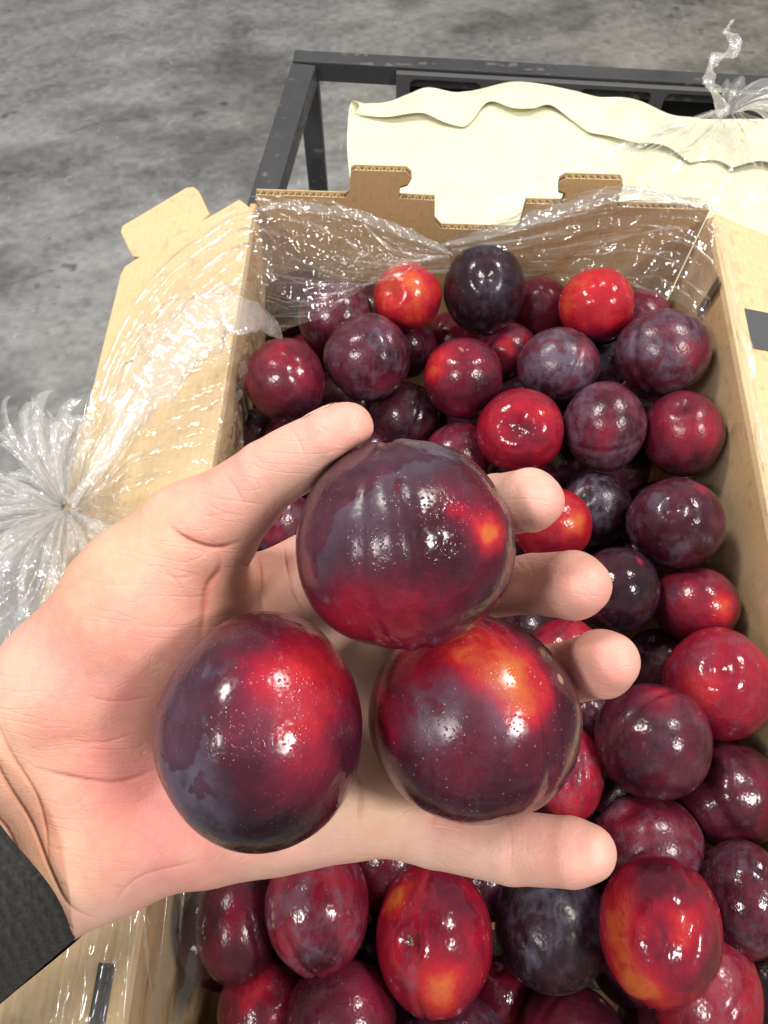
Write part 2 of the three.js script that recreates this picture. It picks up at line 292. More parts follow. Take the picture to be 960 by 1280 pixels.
function skin(P, d, o) {                                          // base colour and bloom of the skin in direction d
  const s = P.seed * 7.13, wx = d[0] + 0.16 * vn(d[0] * 3 + s, d[1] * 3, d[2] * 3), wy = d[1] + 0.16 * vn(d[0] * 3, d[1] * 3 + s, d[2] * 3), wz = d[2];
  const n1 = fbm(d[0] * 1.7 + s, d[1] * 1.7, d[2] * 1.7, 4), n2 = fbm(d[0] * 6, d[1] * 6 + s, d[2] * 6, 4), n3 = vn(d[0] * 42, d[1] * 42, d[2] * 42 + s), n4 = fbm(d[0] * 13 + s, d[1] * 4.5, d[2] * 13, 3), n5 = vn(d[0] * 17, d[1] * 17 + s, d[2] * 17);
  const rub = (1 - smoothstep(Math.abs(vn(d[0] * 2.3 + s, d[1] * 2.3 + 0.4 * n2, d[2] * 2.3)), 0, 0.030)) * smoothstep(vn(d[0] * 2.1, d[1] * 2.1 + s, d[2] * 2.1 + 9), 0.05, 0.4);
  let red = P.red + 0.05 + 0.24 * n1 + 0.10 * n2 + 0.03 * n3 + 0.045 * n5, bloom = (P.held ? 0.9 : 1.12) * P.bloom * (0.42 + 1.1 * n1 + 1.0 * n2 + 0.25 * n3 + 0.7 * n4) + 0.22 * rub * (0.4 + P.bloom);
  for (const [u, v, size, k, kind] of P.patches) {
    const q = disc(u, v), dd = Math.hypot(wx - q[0], wy - q[1], wz - q[2]), f = 1 - smoothstep(dd + 0.14 * n2, size * 0.15, size * 1.2);
    if (kind === 'b') bloom += k * f * (0.8 + 0.8 * n2); else red += k * f;
  }
  const wipe = smoothstep(fbm(d[0] * 2.1 + s, d[1] * 2.1 + 3, d[2] * 2.1, 5), -0.03, 0.035); bloom *= lerp(0.40, 1.20, wipe); red += 0.07 * (0.5 - wipe);
  ramp(red, o);
  bloom = clamp(bloom, 0, 0.85);
  const br = 0.098, bgc = 0.096, bb = 0.142;
  o[0] = lerp(o[0], br + 0.35 * o[0], bloom * 0.85); o[1] = lerp(o[1], bgc, bloom * 0.85); o[2] = lerp(o[2], bb, bloom * 0.85);
  if (P.specks) {                                                 // small pale lenticels
    const c = P.speckScale ?? 17, X = d[0] * c, Y = d[1] * c, Z = d[2] * c, ix = Math.floor(X), iy = Math.floor(Y), iz = Math.floor(Z);
    const h1 = hash(ix + P.seed, iy, iz), h2 = hash(ix, iy + P.seed, iz + 7), h3 = hash(ix + 3, iy, iz + P.seed), dd = Math.hypot(X - ix - 0.2 - 0.6 * h1, Y - iy - 0.2 - 0.6 * h2, Z - iz - 0.2 - 0.6 * h3);
    const f = (1 - smoothstep(dd, 0.05, 0.17)) * P.specks * (h1 > 0.35 ? 1 : 0.25) * 0.55;
    o[0] = lerp(o[0], Math.min(0.75, o[0] * 1.6 + 0.34), f); o[1] = lerp(o[1], o[1] * 1.4 + 0.22, f); o[2] = lerp(o[2], o[2] * 1.3 + 0.16, f);
  }
  if (P.scar) for (const [u, v, size] of P.scar) { const q = disc(u, v), dd = Math.hypot((d[0] - q[0]), (d[1] - q[1]) * 1.0, d[2] - q[2]) + 0.03 * n2, f = 1 - smoothstep(dd, size * 0.5, size); o[0] = lerp(o[0], 0.42, f * 0.8); o[1] = lerp(o[1], 0.27, f * 0.8); o[2] = lerp(o[2], 0.20, f * 0.8); }
  return bloom;
}
function plumGeometry(P, rx, ry, nu, nv) {
  const rz = (rx + ry) / 2, stem = P.stem ? disc(P.stem[0], P.stem[1]) : null, depth = P.stem?.[2] ?? 0.10, wid = P.stem?.[3] ?? 0.24;
  const suts = (P.suture ?? []).map(([a, c, g, w]) => { const l = Math.hypot(1, c); return [Math.cos(a) / l, Math.sin(a) / l, c / l, g ?? 0.035, w ?? 0.07]; });
  const s = P.seed * 3.7, wr = P.wrinkle ?? 0;
  const f = (d) => {
    let r = 1 + (P.held ? 0.042 : 0.034) * vn(d[0] * 1.3 + s, d[1] * 1.3, d[2] * 1.3) + 0.010 * vn(d[0] * 3, d[1] * 3 + s, d[2] * 3);
    if (stem) { const a = Math.acos(clamp(d[0] * stem[0] + d[1] * stem[1] + d[2] * stem[2], -1, 1)); r -= depth * Math.exp(-((a / wid) ** 2)) - 0.02 * Math.exp(-(((a - wid * 2.1) / 0.3) ** 2)); if (wr) r += wr * 0.02 * Math.exp(-((a / 0.45) ** 2)) * vn(d[0] * 9 + s, d[1] * 3, d[2] * 9); }
    for (const [x, y, z, g, w] of suts) { const t = Math.asin(clamp(d[0] * x + d[1] * y + d[2] * z, -1, 1)); r -= g * Math.exp(-((t / w) ** 2)) - 0.4 * g * Math.exp(-(((Math.abs(t) - 2.6 * w) / (1.6 * w)) ** 2)); }
    return r;
  };
  return gridGeometry(nu, nv, (u, v) => { const d = sphereDir(u, clamp(v, 0.0005, 0.9995)), r = f(d); return V(d[0] * r * rx, d[1] * r * ry, d[2] * r * rz); }, [1, 1], true);
}
function placePlum(P, center, rx, ry, name, label, category, group, nu, nv, tw) {
  const z = camera.position.clone().sub(center).normalize(), x = V(0, COS, -SIN).cross(z).normalize(), y = z.clone().cross(x);
  const rough = P.rough ?? 0.24;
  const map = texture(tw, tw / 2, (u, v, o) => { skin(P, sphereDir(u, v), o); }, true);
  const opt = { map, roughness: rough * 0.85, bumpMap: plumBump, bumpScale: P.bump ?? 0.00025, ior: 1.5, specularIntensity: 0.9 };
  if (P.held) { const tmp = [0, 0, 0]; opt.roughnessMap = texture(tw / 2, tw / 4, (u, v, o) => { const d = sphereDir(u, v), b = skin({ ...P, specks: 0 }, d, tmp); o[0] = o[1] = o[2] = clamp(0.40 + 0.75 * b + 0.25 * fbm(d[0] * 9, d[1] * 9, d[2] * 9, 3), 0.25, 1); }); opt.roughness = 0.40; opt.ior = 1.44; opt.bumpMap = heldBump; opt.bumpScale = P.bump ?? 0.0006; }
  const g = plumGeometry(P, rx, ry, nu, nv);
  const m = mesh(name, g, new THREE.MeshPhysicalMaterial(opt), scene);
  m.position.copy(center); m.quaternion.setFromRotationMatrix(new THREE.Matrix4().makeBasis(x, y, z));
  m.userData = { label, category }; if (group) m.userData.group = group;
  return m;
}
const heldBump = gray(1024, 512, (u, v) => {                      // uneven wet film with fine droplets
  const d = sphereDir(u, v), w = smoothstep(fbm(d[0] * 3, d[1] * 3, d[2] * 3 + 5, 3), -0.1, 0.35);
  const n = vn(d[0] * 62, d[1] * 62, d[2] * 62), drop = smoothstep(n, 0.45, 0.9) * w;
  return 0.35 + 0.25 * fbm(d[0] * 9, d[1] * 9, d[2] * 9, 3) + 0.28 * drop;
});
const HP = Math.PI / 2;
// held plums: [pixel x, pixel y, distance along the view axis, pixel radii]
const HELD = [
  { at: [505, 680, 0.219], rx: 0.0303, ry: 0.0302, label: 'dusky dark purple plum with an orange spot, uppermost of the three held in the hand',
    P: { held: 1, seed: 3, red: 0.22, bloom: 0.07, patches: [[-0.15, -0.70, 0.75, 0.44], [-0.55, -0.5, 0.4, 0.15], [0.66, 0.12, 0.34, 0.75], [0.62, 0.25, 0.5, 0.25], [0.75, -0.1, 0.5, 0.12], [-0.55, 0.45, 0.75, 0.45, 'b'], [0.1, 0.85, 0.6, 0.55, 'b'], [-0.85, 0.1, 0.5, 0.25, 'b'], [0.35, 0.75, 0.16, 0.8, 'b'], [0.95, -0.3, 0.25, 0.3, 'b']], specks: 0.45, speckScale: 34, suture: [[0.18, -0.05, 0.022, 0.05], [0.05, 0.36, 0.010, 0.04]], bump: 0.0006 } },
  { at: [328, 912, 0.226], rx: 0.0299, ry: 0.0337, label: 'large plum half bright red and half blackish purple, leftmost of the three in the hand',
    P: { held: 1, seed: 8, red: 0.18, bloom: 0.05, patches: [[0.36, 0.62, 0.68, 0.42], [0.80, 0.40, 0.60, 0.34], [0.15, 0.25, 0.5, 0.26], [0.45, 0.0, 0.5, 0.20], [0.30, -0.35, 0.45, 0.24], [-0.85, 0.2, 0.78, 1.05, 'b'], [-0.7, -0.5, 0.6, 0.6, 'b'], [-0.2, -0.8, 0.7, -0.16], [0.1, 0.08, 0.5, 0.45, 'b'], [0.3, 0.97, 0.25, 0.4, 'b'], [0.1, -0.9, 0.5, -0.3]], specks: 0.5, speckScale: 20, bump: 0.0006 } },
  { at: [592, 895, 0.250], rx: 0.0333, ry: 0.0333, label: 'speckled brownish purple plum with an orange-red cheek, held beside the little finger',
    P: { held: 1, seed: 14, red: 0.24, bloom: 0.12, patches: [[0.20, 0.52, 0.62, 0.74], [-0.45, 0.58, 0.55, 0.40], [0.48, 0.25, 0.38, 0.40], [-0.85, 0.1, 0.5, 0.3], [-0.1, -0.55, 0.45, 0.12], [-0.32, 0.1, 0.4, 0.5, 'b'], [0.30, 0.12, 0.4, 0.3, 'b'], [0.95, -0.1, 0.4, 0.3, 'b'], [0.45, 0.85, 0.4, -0.3]], specks: 1.0, speckScale: 15, scar: [[0.80, 0.36, 0.06]], suture: [[0.35, -0.75, 0.020, 0.06]], bump: 0.0004 } },
];
for (const h of HELD) { h.c = at(...h.at); placePlum(h.P, h.c, h.rx, h.ry, 'held_plum', h.label, 'plum', null, 160, 96, 1024); }

// plums in the carton: [pixel x, y, radius x, radius y, lift], tone [red, bloom], label, more
const G0 = 'plums heaped in the carton';
const BOXED = [
  [[510, 371, 43, 43, 0.004], [0.95, 0.02], 'orange-red plum with a dimple, against the rear wall left of the black plum', { stem: [-0.45, 0.1, 0.14, 0.26], patches: [[0.2, 0.3, 0.5, 0.18], [0, -0.95, 0.6, -0.4], [0.85, -0.3, 0.5, -0.3]] }],
  [[605, 362, 51, 56, 0.008], [-0.05, 0.22], 'almost black plum at the rear wall below the notch', { patches: [[-0.5, -0.7, 0.5, 0.1], [0.2, 0.5, 0.6, 0.25, 'b']] }],
  [[745, 382, 46, 47, 0.004], [0.85, 0.0], 'bright red glossy plum near the rear wall, right of the black plum', { stem: [0.05, 0.5, 0.09, 0.2], patches: [[0, -0.9, 0.7, -0.45], [-0.7, 0, 0.4, 0.2]], rough: 0.16 }],
  [[676, 384, 36, 38, -0.024], [0.42, 0.15], 'dull pink-purple plum tucked between the black plum and the bright red plum', {}],
  [[420, 398, 48, 48, -0.008], [0.30, 0.5], 'purple plum behind the crumpled film in the rear left corner of the carton', {}],
  [[460, 447, 54, 54, 0.006], [0.22, 0.42], 'bloomy purple plum with a seam along its right side, under the orange-red plum', { suture: [[0.15, -0.62, 0.03, 0.06]], patches: [[0.1, -0.6, 0.6, 0.15], [0, 0.75, 0.7, 0.3, 'b']] }],
  [[507, 432, 40, 42, -0.018], [0.36, 0.3], 'dark red plum peeping out behind the seamed purple plum', {}],
  [[357, 476, 50, 53, 0.006], [0.42, 0.16], 'wine red plum against the left wall beside the plastic film', { suture: [[0.75, -0.35, 0.03, 0.1]], patches: [[-0.2, 0.6, 0.6, 0.2], [0.2, -0.9, 0.7, -0.35], [0.4, 0.2, 0.4, 0.2]] }],
  [[385, 446, 32, 30, -0.026], [0.52, 0.1], 'small red plum half hidden behind the wine red plum at the left wall', {}],
  [[564, 426, 36, 36, -0.026], [0.50, 0.1], 'dark red plum low in the gap under the black plum', {}],
  [[579, 473, 50, 50, 0.004], [0.40, 0.05], 'dark plum with a bright orange-red left cheek in the middle of the heap', { patches: [[-0.72, 0.35, 0.55, 0.62], [-0.1, 0.55, 0.6, 0.22], [0.6, -0.3, 0.7, -0.25]] }],
  [[632, 441, 40, 38, -0.020], [0.35, 0.1], 'dark plum with an orange streak, wedged under the black plum', { patches: [[0.1, 0.2, 0.4, 0.55], [0.5, 0.5, 0.3, 0.3]] }],
  [[698, 457, 51, 47, 0.003], [0.22, 0.55], 'mauve-grey bloomy plum left of the large purple plum', { patches: [[0.6, 0.3, 0.4, 0.3], [0, 0.4, 0.8, 0.3, 'b']], rough: 0.36 }],
  [[757, 452, 33, 36, -0.020], [0.05, 0.6], 'small slate grey plum showing behind the mauve-grey plum', { patches: [[-0.2, -0.8, 0.4, 0.4]] }],
  [[827, 440, 58, 54, 0.012], [0.26, 0.5], 'large purple plum with a seam beside the rear right corner', { suture: [[0.05, 0.62, 0.035, 0.055]], patches: [[0.75, -0.1, 0.6, 0.25], [0, 0.5, 0.8, 0.15, 'b']], rough: 0.34 }],
  [[797, 398, 40, 36, -0.012], [0.48, 0.35], 'pinkish plum peeping out behind the large purple plum', {}],
  [[650, 538, 55, 53, 0.008], [0.66, 0.02], 'crimson wet plum with a wrinkled dimple', { stem: [-0.05, 0.15, 0.22, 0.34], wrinkle: 1.6, patches: [[0.75, 0.2, 0.5, 0.2], [-0.75, 0.3, 0.4, 0.12], [0, 0.1, 0.5, -0.15]], rough: 0.15 }],
  [[755, 533, 51, 57, 0.008], [0.30, 0.55], 'silvery purple plum with a ring-shaped seam near its bottom', { suture: [[HP, 0.62, 0.02, 0.05]], patches: [[0, -0.15, 0.5, 0.22], [0, 0.9, 0.5, 0.35, 'b'], [0, -0.9, 0.4, 0.3, 'b']], rough: 0.3 }],
  [[853, 543, 49, 55, 0.002], [0.40, 0.12], 'wine-coloured plum with a stem dimple, touching the right wall', { stem: [0.0, 0.66, 0.13, 0.22], patches: [[-0.1, 0.1, 0.6, 0.14], [0.6, 0, 0.5, 0.15], [0, -0.9, 0.7, -0.3]], rough: 0.32 }],
  [[505, 520, 44, 42, -0.012], [0.15, 0.25], 'dark purple plum just right of the thumb tip', {}],
  [[572, 568, 42, 40, -0.012], [0.42, 0.25], 'muted wine plum just behind the uppermost held plum', {}],
  [[364, 548, 34, 32, -0.004], [0.45, 0.3], 'dusky red plum showing above the middle of the thumb', {}],
  [[743, 638, 46, 48, -0.008], [0.02, 0.62], 'slate blue plum right of the index fingertip', { rough: 0.36 }],
  [[843, 655, 58, 58, 0.008], [0.22, 0.5], 'purple plum with whitish streaks of bloom at the right wall', { patches: [[0.5, 0.75, 0.3, 0.45], [0.7, -0.2, 0.35, 0.4, 'b'], [-0.5, 0.5, 0.4, 0.35, 'b'], [0, -0.1, 0.5, -0.2, 'b']], rough: 0.22 }],
  [[690, 656, 50, 48, 0.0], [0.78, 0.02], 'orange-red plum behind the index fingertip', { patches: [[0.55, 0.15, 0.5, 0.45], [-0.2, -0.6, 0.4, -0.1]] }],
  [[772, 736, 51, 54, 0.004], [-0.02, 0.12], 'black shiny plum with a tiny orange fleck right of the middle fingertip', { patches: [[0.45, 0.70, 0.16, 0.85]], rough: 0.16 }],
  [[869, 757, 52, 49, 0.002], [0.50, 0.15], 'plum with a glowing red right cheek beside the right wall', { stem: [-0.1, 0.95, 0.1, 0.3], patches: [[0.65, 0.05, 0.5, 0.48], [-0.5, 0.2, 0.5, 0.3, 'b'], [-0.6, -0.6, 0.5, -0.35]] }],
  [[706, 812, 44, 40, -0.004], [0.70, 0.4], 'pinkish red plum between the middle and ring fingertips', {}],
  [[822, 826, 40, 42, -0.016], [0.12, 0.3], 'small dark plum with one glint, right of the ring fingertip', {}],
  [[898, 854, 66, 70, 0.008], [0.62, 0.22], 'big crimson plum with pale scratches, at the right edge above the dark red-topped plum', { patches: [[-0.3, -0.35, 0.5, 0.25], [0.5, 0.65, 0.4, 0.35, 'b'], [0.8, -0.1, 0.4, 0.3, 'b']], rough: 0.18, specks: 0.3 }],
  [[815, 925, 72, 71, 0.012], [0.26, 0.16], 'big dark plum with a crimson top', { patches: [[0.1, 0.72, 0.55, 0.34], [0, -0.2, 0.6, 0.15, 'b']], specks: 0.25 }],
  [[908, 992, 66, 66, -0.004], [0.28, 0.08], 'dark maroon plum with a deep cleft, below the crimson-topped plum', { stem: [-0.5, 0.35, 0.3, 0.3], rough: 0.22, suture: [[0.5, 0.25, 0.05, 0.13]] }],
  [[712, 966, 42, 60, 0.0], [0.66, 0.35], 'pink and crimson plum behind the speckled held plum', { patches: [[0.1, -0.6, 0.5, 0.2], [0.2, 0.2, 0.5, 0.3, 'b']] }],
  [[735, 893, 38, 40, -0.026], [0.25, 0.4], 'dark purple plum in the gap under the ring finger', {}],
  [[811, 1056, 66, 62, 0.0], [0.45, 0.60], 'mauve-pink bloomy plum right of the little fingertip', { patches: [[0.2, -0.1, 0.7, 0.35, 'b'], [-0.5, 0.5, 0.4, 0.15]], rough: 0.3 }],
  [[928, 1122, 56, 70, 0.002], [0.28, 0.4], 'dark purple plum with white glints at the lower right edge', { patches: [[-0.7, -0.1, 0.5, 0.3]], suture: [[1.2, -0.75, 0.03, 0.06]], rough: 0.18 }],
  [[823, 1160, 74, 88, 0.016], [0.62, 0.05], 'tall dented amber and maroon plum below the little fingertip', { stem: [0.22, -0.12, 0.10, 0.30], suture: [[-0.35, -0.55, 0.030, 0.10]], patches: [[-0.65, 0.0, 0.55, 0.50], [-0.3, -0.75, 0.6, 0.55], [0.38, 0.05, 0.35, 0.36], [0.0, 0.65, 0.5, -0.28], [0.8, -0.3, 0.4, -0.28], [0.15, -0.1, 0.3, -0.22]], rough: 0.17 }],
  [[883, 1240, 64, 80, -0.004], [0.64, 0.35], 'rosy red plum partly hidden below the tall dented plum', { patches: [[0, 0.2, 0.6, 0.1]] }],
  [[690, 1158, 73, 76, -0.002], [-0.06, 0.45], 'blue-black plum under the little finger', { rough: 0.34, patches: [[0.85, 0.3, 0.5, 0.3], [-0.1, 0.3, 0.5, 0.2, 'b']] }],
  [[543, 1171, 73, 89, 0.012], [0.62, 0.0], 'red and yellow plum with a seam and a brown stem scar', { suture: [[-0.12, 0.30, 0.020, 0.045]], stem: [-0.42, -0.10, 0.12, 0.18], patches: [[-0.72, 0.42, 0.34, 0.55], [0.15, -0.55, 0.5, 0.48], [-0.75, -0.2, 0.4, 0.2], [0.35, 0.45, 0.6, -0.12], [-0.38, -0.42, 0.22, 0.7, 'b']], rough: 0.16, scarred: 1, specks: 0.3 }],
  [[397, 1131, 65, 80, 0.008], [0.55, 0.60], 'pinkish purple plum with a split in its left side', { suture: [[0.10, 0.86, 0.045, 0.06]], patches: [[0.3, 0.3, 0.6, 0.18], [0.1, -0.75, 0.45, -0.35], [-0.4, 0, 0.6, 0.2, 'b']], scar: [[-0.80, -0.12, 0.08], [-0.82, 0.02, 0.06], [-0.79, -0.25, 0.05]], rough: 0.2 }],
  [[297, 1152, 52, 72, -0.004], [0.26, 0.05], 'dark wine plum at the left wall, left of the split plum', { patches: [[0, 0, 0.4, 0.16]], rough: 0.28 }],
  [[484, 1090, 52, 50, -0.022], [0.36, 0.1], 'dull maroon plum showing under the base of the little finger', {}],
  [[604, 1112, 40, 38, -0.020], [0.20, 0.3], 'dark plum with a glint just below the little finger', {}],
  [[330, 1262, 58, 58, -0.008], [0.46, 0.1], 'maroon plum with a red glow on its left, lower left of the heap', { patches: [[-0.25, 0.3, 0.45, 0.35]] }],
  [[428, 1268, 68, 62, -0.002], [0.34, 0.1], 'dark maroon plum below the split plum at the bottom edge', { patches: [[0.3, 0.3, 0.4, 0.1]] }],
  [[622, 1242, 46, 46, -0.022], [0.48, 0.05], 'glossy wine plum in the gap right below the stem-scarred plum', { rough: 0.16 }],
  [[572, 1300, 60, 52, -0.010], [0.20, 0.4], 'purple plum cut by the bottom edge below the stem-scarred plum', {}],
  [[715, 1295, 66, 60, -0.016], [0.30, 0.05], 'dark wine plum at the bottom edge left of the rosy plum', {}],
  [[348, 652, 46, 44, -0.006], [0.40, 0.45], 'mauve plum showing under the thumb beside the palm', {}],
  [[420, 596, 46, 44, -0.012], [0.42, 0.3], 'purple-red plum between thumb and uppermost held plum', {}],
  [[322, 540, 28, 30, -0.022], [0.10, 0.5], 'small grey plum against the left wall under the film', {}],
  [[948, 1230, 44, 50, -0.020], [0.12, 0.15], 'near-black plum in the lower right corner', {}],
];
const solved = BOXED.map(([[px, py, rx, ry, lift], tone, label, more], i) => {
  const c = onLevel(px, py, 0.800 + lift), Z = camera.position.distanceTo(c) ;
  const k = Z / FOCAL / Math.hypot(1, (px - PW / 2) / FOCAL, (py - PH / 2) / FOCAL);
  const zax = k; // metres per pixel at that distance
  return { px, py, rx: rx * zax, ry: ry * zax * 0.985, c, lift, tone, label, more, i };
});
for (let it = 0; it < 60; it++) for (let a = 0; a < solved.length; a++) for (let b = a + 1; b < solved.length; b++) {   // let neighbours settle until they only touch
  const A = solved[a], B = solved[b], ra = Math.min(A.rx, A.ry) * 0.985, rb = Math.min(B.rx, B.ry) * 0.985, over = ra + rb - A.c.distanceTo(B.c);
  if (over <= 0) continue;
  const front = A.lift >= B.lift ? A : B, back = front === A ? B : A;
  for (const [p, s, w] of [[front, -1, 0.25], [back, 1, 0.75]]) {
    const ray = p.c.clone().sub(camera.position), d = ray.length(), nd = d + s * w * Math.min(over, 0.004);
    p.c.copy(camera.position).addScaledVector(ray, nd / d); p.rx *= nd / d; p.ry *= nd / d;
  }
}
const stemMat = mat({ color: new THREE.Color(0.22, 0.13, 0.07), roughness: 0.9 });
for (const p of solved) {
  const P = { seed: p.i + 21, red: p.tone[0], bloom: p.tone[1], patches: [], specks: 0.28, speckScale: 19, ...p.more };
  const h1 = hash(p.i, 5, 1), h2 = hash(p.i, 9, 2), h3 = hash(p.i, 2, 7);
  if (!P.stem && !P.suture) { if (h1 < 0.62) P.suture = [[(h2 - 0.5) * 2.4, (h3 < 0.5 ? -1 : 1) * (0.25 + 0.6 * h3), 0.022, 0.055]]; else P.stem = [(h2 - 0.5) * 1.5, 0.25 + 0.5 * h3, 0.11, 0.2]; }
  const m = placePlum(P, p.c, p.rx, p.ry, 'plum', p.label, 'plum', G0, 88, 56, 416);
  if (p.more.scarred) {
    const q = disc(-0.42, -0.08), pts = [];
    for (let k = 0; k < 6; k++) pts.push(V(q[0] * 0.87 + 0.010 * k * Math.sin(k), q[1] * 0.87 + 0.030 * (k - 2), q[2] * 0.87 + 0.012 * Math.cos(k * 2)).multiply(V(p.rx, p.ry, (p.rx + p.ry) / 2)));
    const g = new THREE.TubeGeometry(new THREE.CatmullRomCurve3(pts), 24, 0.0013, 7), a = g.attributes.position;
    for (let k = 0; k < a.count; k++) a.setXYZ(k, a.getX(k) + 0.0008 * vn(k * 0.7, 1, 1), a.getY(k) + 0.0008 * vn(k * 0.7, 2, 1), a.getZ(k) + 0.0008 * vn(k * 0.7, 3, 1));
    g.computeVertexNormals(); mesh('stem_scar', g, stemMat, m);
  }
}
{ // the layer beneath, of which only dark slivers show
  const P = { seed: 90, red: 0.16, bloom: 0.15, patches: [], specks: 0 };
  let first = null;
  for (let r = 0; r < 13; r++) for (let c = 0; c < 7; c++) {
    const x = -0.136 + c * 0.0455 + (r % 2) * 0.012 + (rnd() - 0.5) * 0.006, z = 0.032 + r * 0.045 + (rnd() - 0.5) * 0.006, w = carton.localToWorld(V(x, 0.126 + (rnd() - 0.5) * 0.010, z));
    if (Math.abs(x) > 0.139 || solved.some((s) => s.c.distanceTo(w) < s.rx + 0.016)) continue;
    if (!first) { first = placePlum(P, w, 0.029, 0.029, 'lower_plum', 'dark plum mostly hidden in the gaps beneath the top layer', 'plum', 'plums of the layer beneath', 48, 32, 256); continue; }
    const k = first.clone(); named(k, 'lower_plum'); k.position.copy(w); k.rotation.set(rnd() * 3, rnd() * 6, rnd() * 3); k.userData = { ...first.userData }; scene.add(k);
  }
}

// ---------------------------------------------------------------- clear plastic liner
const crumple = (x, y, s, n = 4) => { let h = 0, a = 1, t = 0; for (let i = 0; i < n; i++) { h += a * Math.abs(vn(x, y, s + i * 7)); t += a; x = x * 1.93 + 3.1; y = y * 1.93 + 1.7; a *= 0.55; } return h / t; };
const filmBump = gray(1024, 1024, (u, v) => crumple(u * 14, v * 14, 3, 5));
const film = new THREE.MeshPhysicalMaterial({ color: 0xffffff, transmission: 0.98, thickness: 0, roughness: 0.08, ior: 1.72, side: THREE.DoubleSide, bumpMap: filmBump, bumpScale: 0.007 });
const filmKnot = new THREE.MeshPhysicalMaterial({ color: 0xffffff, transmission: 0.84, thickness: 0, roughness: 0.15, ior: 1.8, side: THREE.DoubleSide, bumpMap: filmBump, bumpScale: 0.010 });
const filmMilky = new THREE.MeshPhysicalMaterial({ color: 0xffffff, transmission: 0.92, thickness: 0, roughness: 0.12, ior: 1.8, side: THREE.DoubleSide, bumpMap: filmBump, bumpScale: 0.006 });
const filmSoft = new THREE.MeshPhysicalMaterial({ color: 0xffffff, transmission: 0.95, thickness: 0, roughness: 0.2, ior: 1.5, side: THREE.DoubleSide, bumpMap: filmBump, bumpScale: 0.0015 });
function patchSurface(rows) {                                     // smooth surface through a grid of points
  const curves = rows.map((r) => new THREE.CatmullRomCurve3(r));
  return (u, v) => new THREE.CatmullRomCurve3(curves.map((c) => c.getPoint(u))).getPoint(v);
}
function sheetGeometry(rows, nu, nv, amp, fu, fv, s, uvScale, pleat) {
  const f = patchSurface(rows), cols = [];
  const cu = rows.map((r) => new THREE.CatmullRomCurve3(r));
  const grid = [];
  for (let i = 0; i <= nu; i++) { const c = new THREE.CatmullRomCurve3(cu.map((q) => q.getPoint(i / nu))), col = []; for (let j = 0; j <= nv; j++) col.push(c.getPoint(j / nv)); grid.push(col); }
  return gridGeometry(nu, nv, (u, v) => {
    const i = Math.round(u * nu), j = Math.round(v * nv), p = grid[i][j].clone();
    const a = grid[Math.max(0, i - 1)][j], b = grid[Math.min(nu, i + 1)][j], c = grid[i][Math.max(0, j - 1)], d = grid[i][Math.min(nv, j + 1)];
    const n = b.clone().sub(a).cross(d.clone().sub(c)).normalize(); if (n.y < 0) n.negate();
    let h = amp * (crumple(u * fu, v * fv, s) - 0.3);
    if (pleat) h += pleat(u, v);
    return p.addScaledVector(n, h);
  }, uvScale);
}
const liner = thing('plastic_liner', 'crumpled clear plastic bag lining the carton and gathered into a knot over the left flap', 'plastic bag', at(90, 640, 0.47));
let bundleCreases;
const inLiner = (name, g, m) => { g.translate(-liner.position.x, -liner.position.y, -liner.position.z); return mesh(name, g, m, liner); };
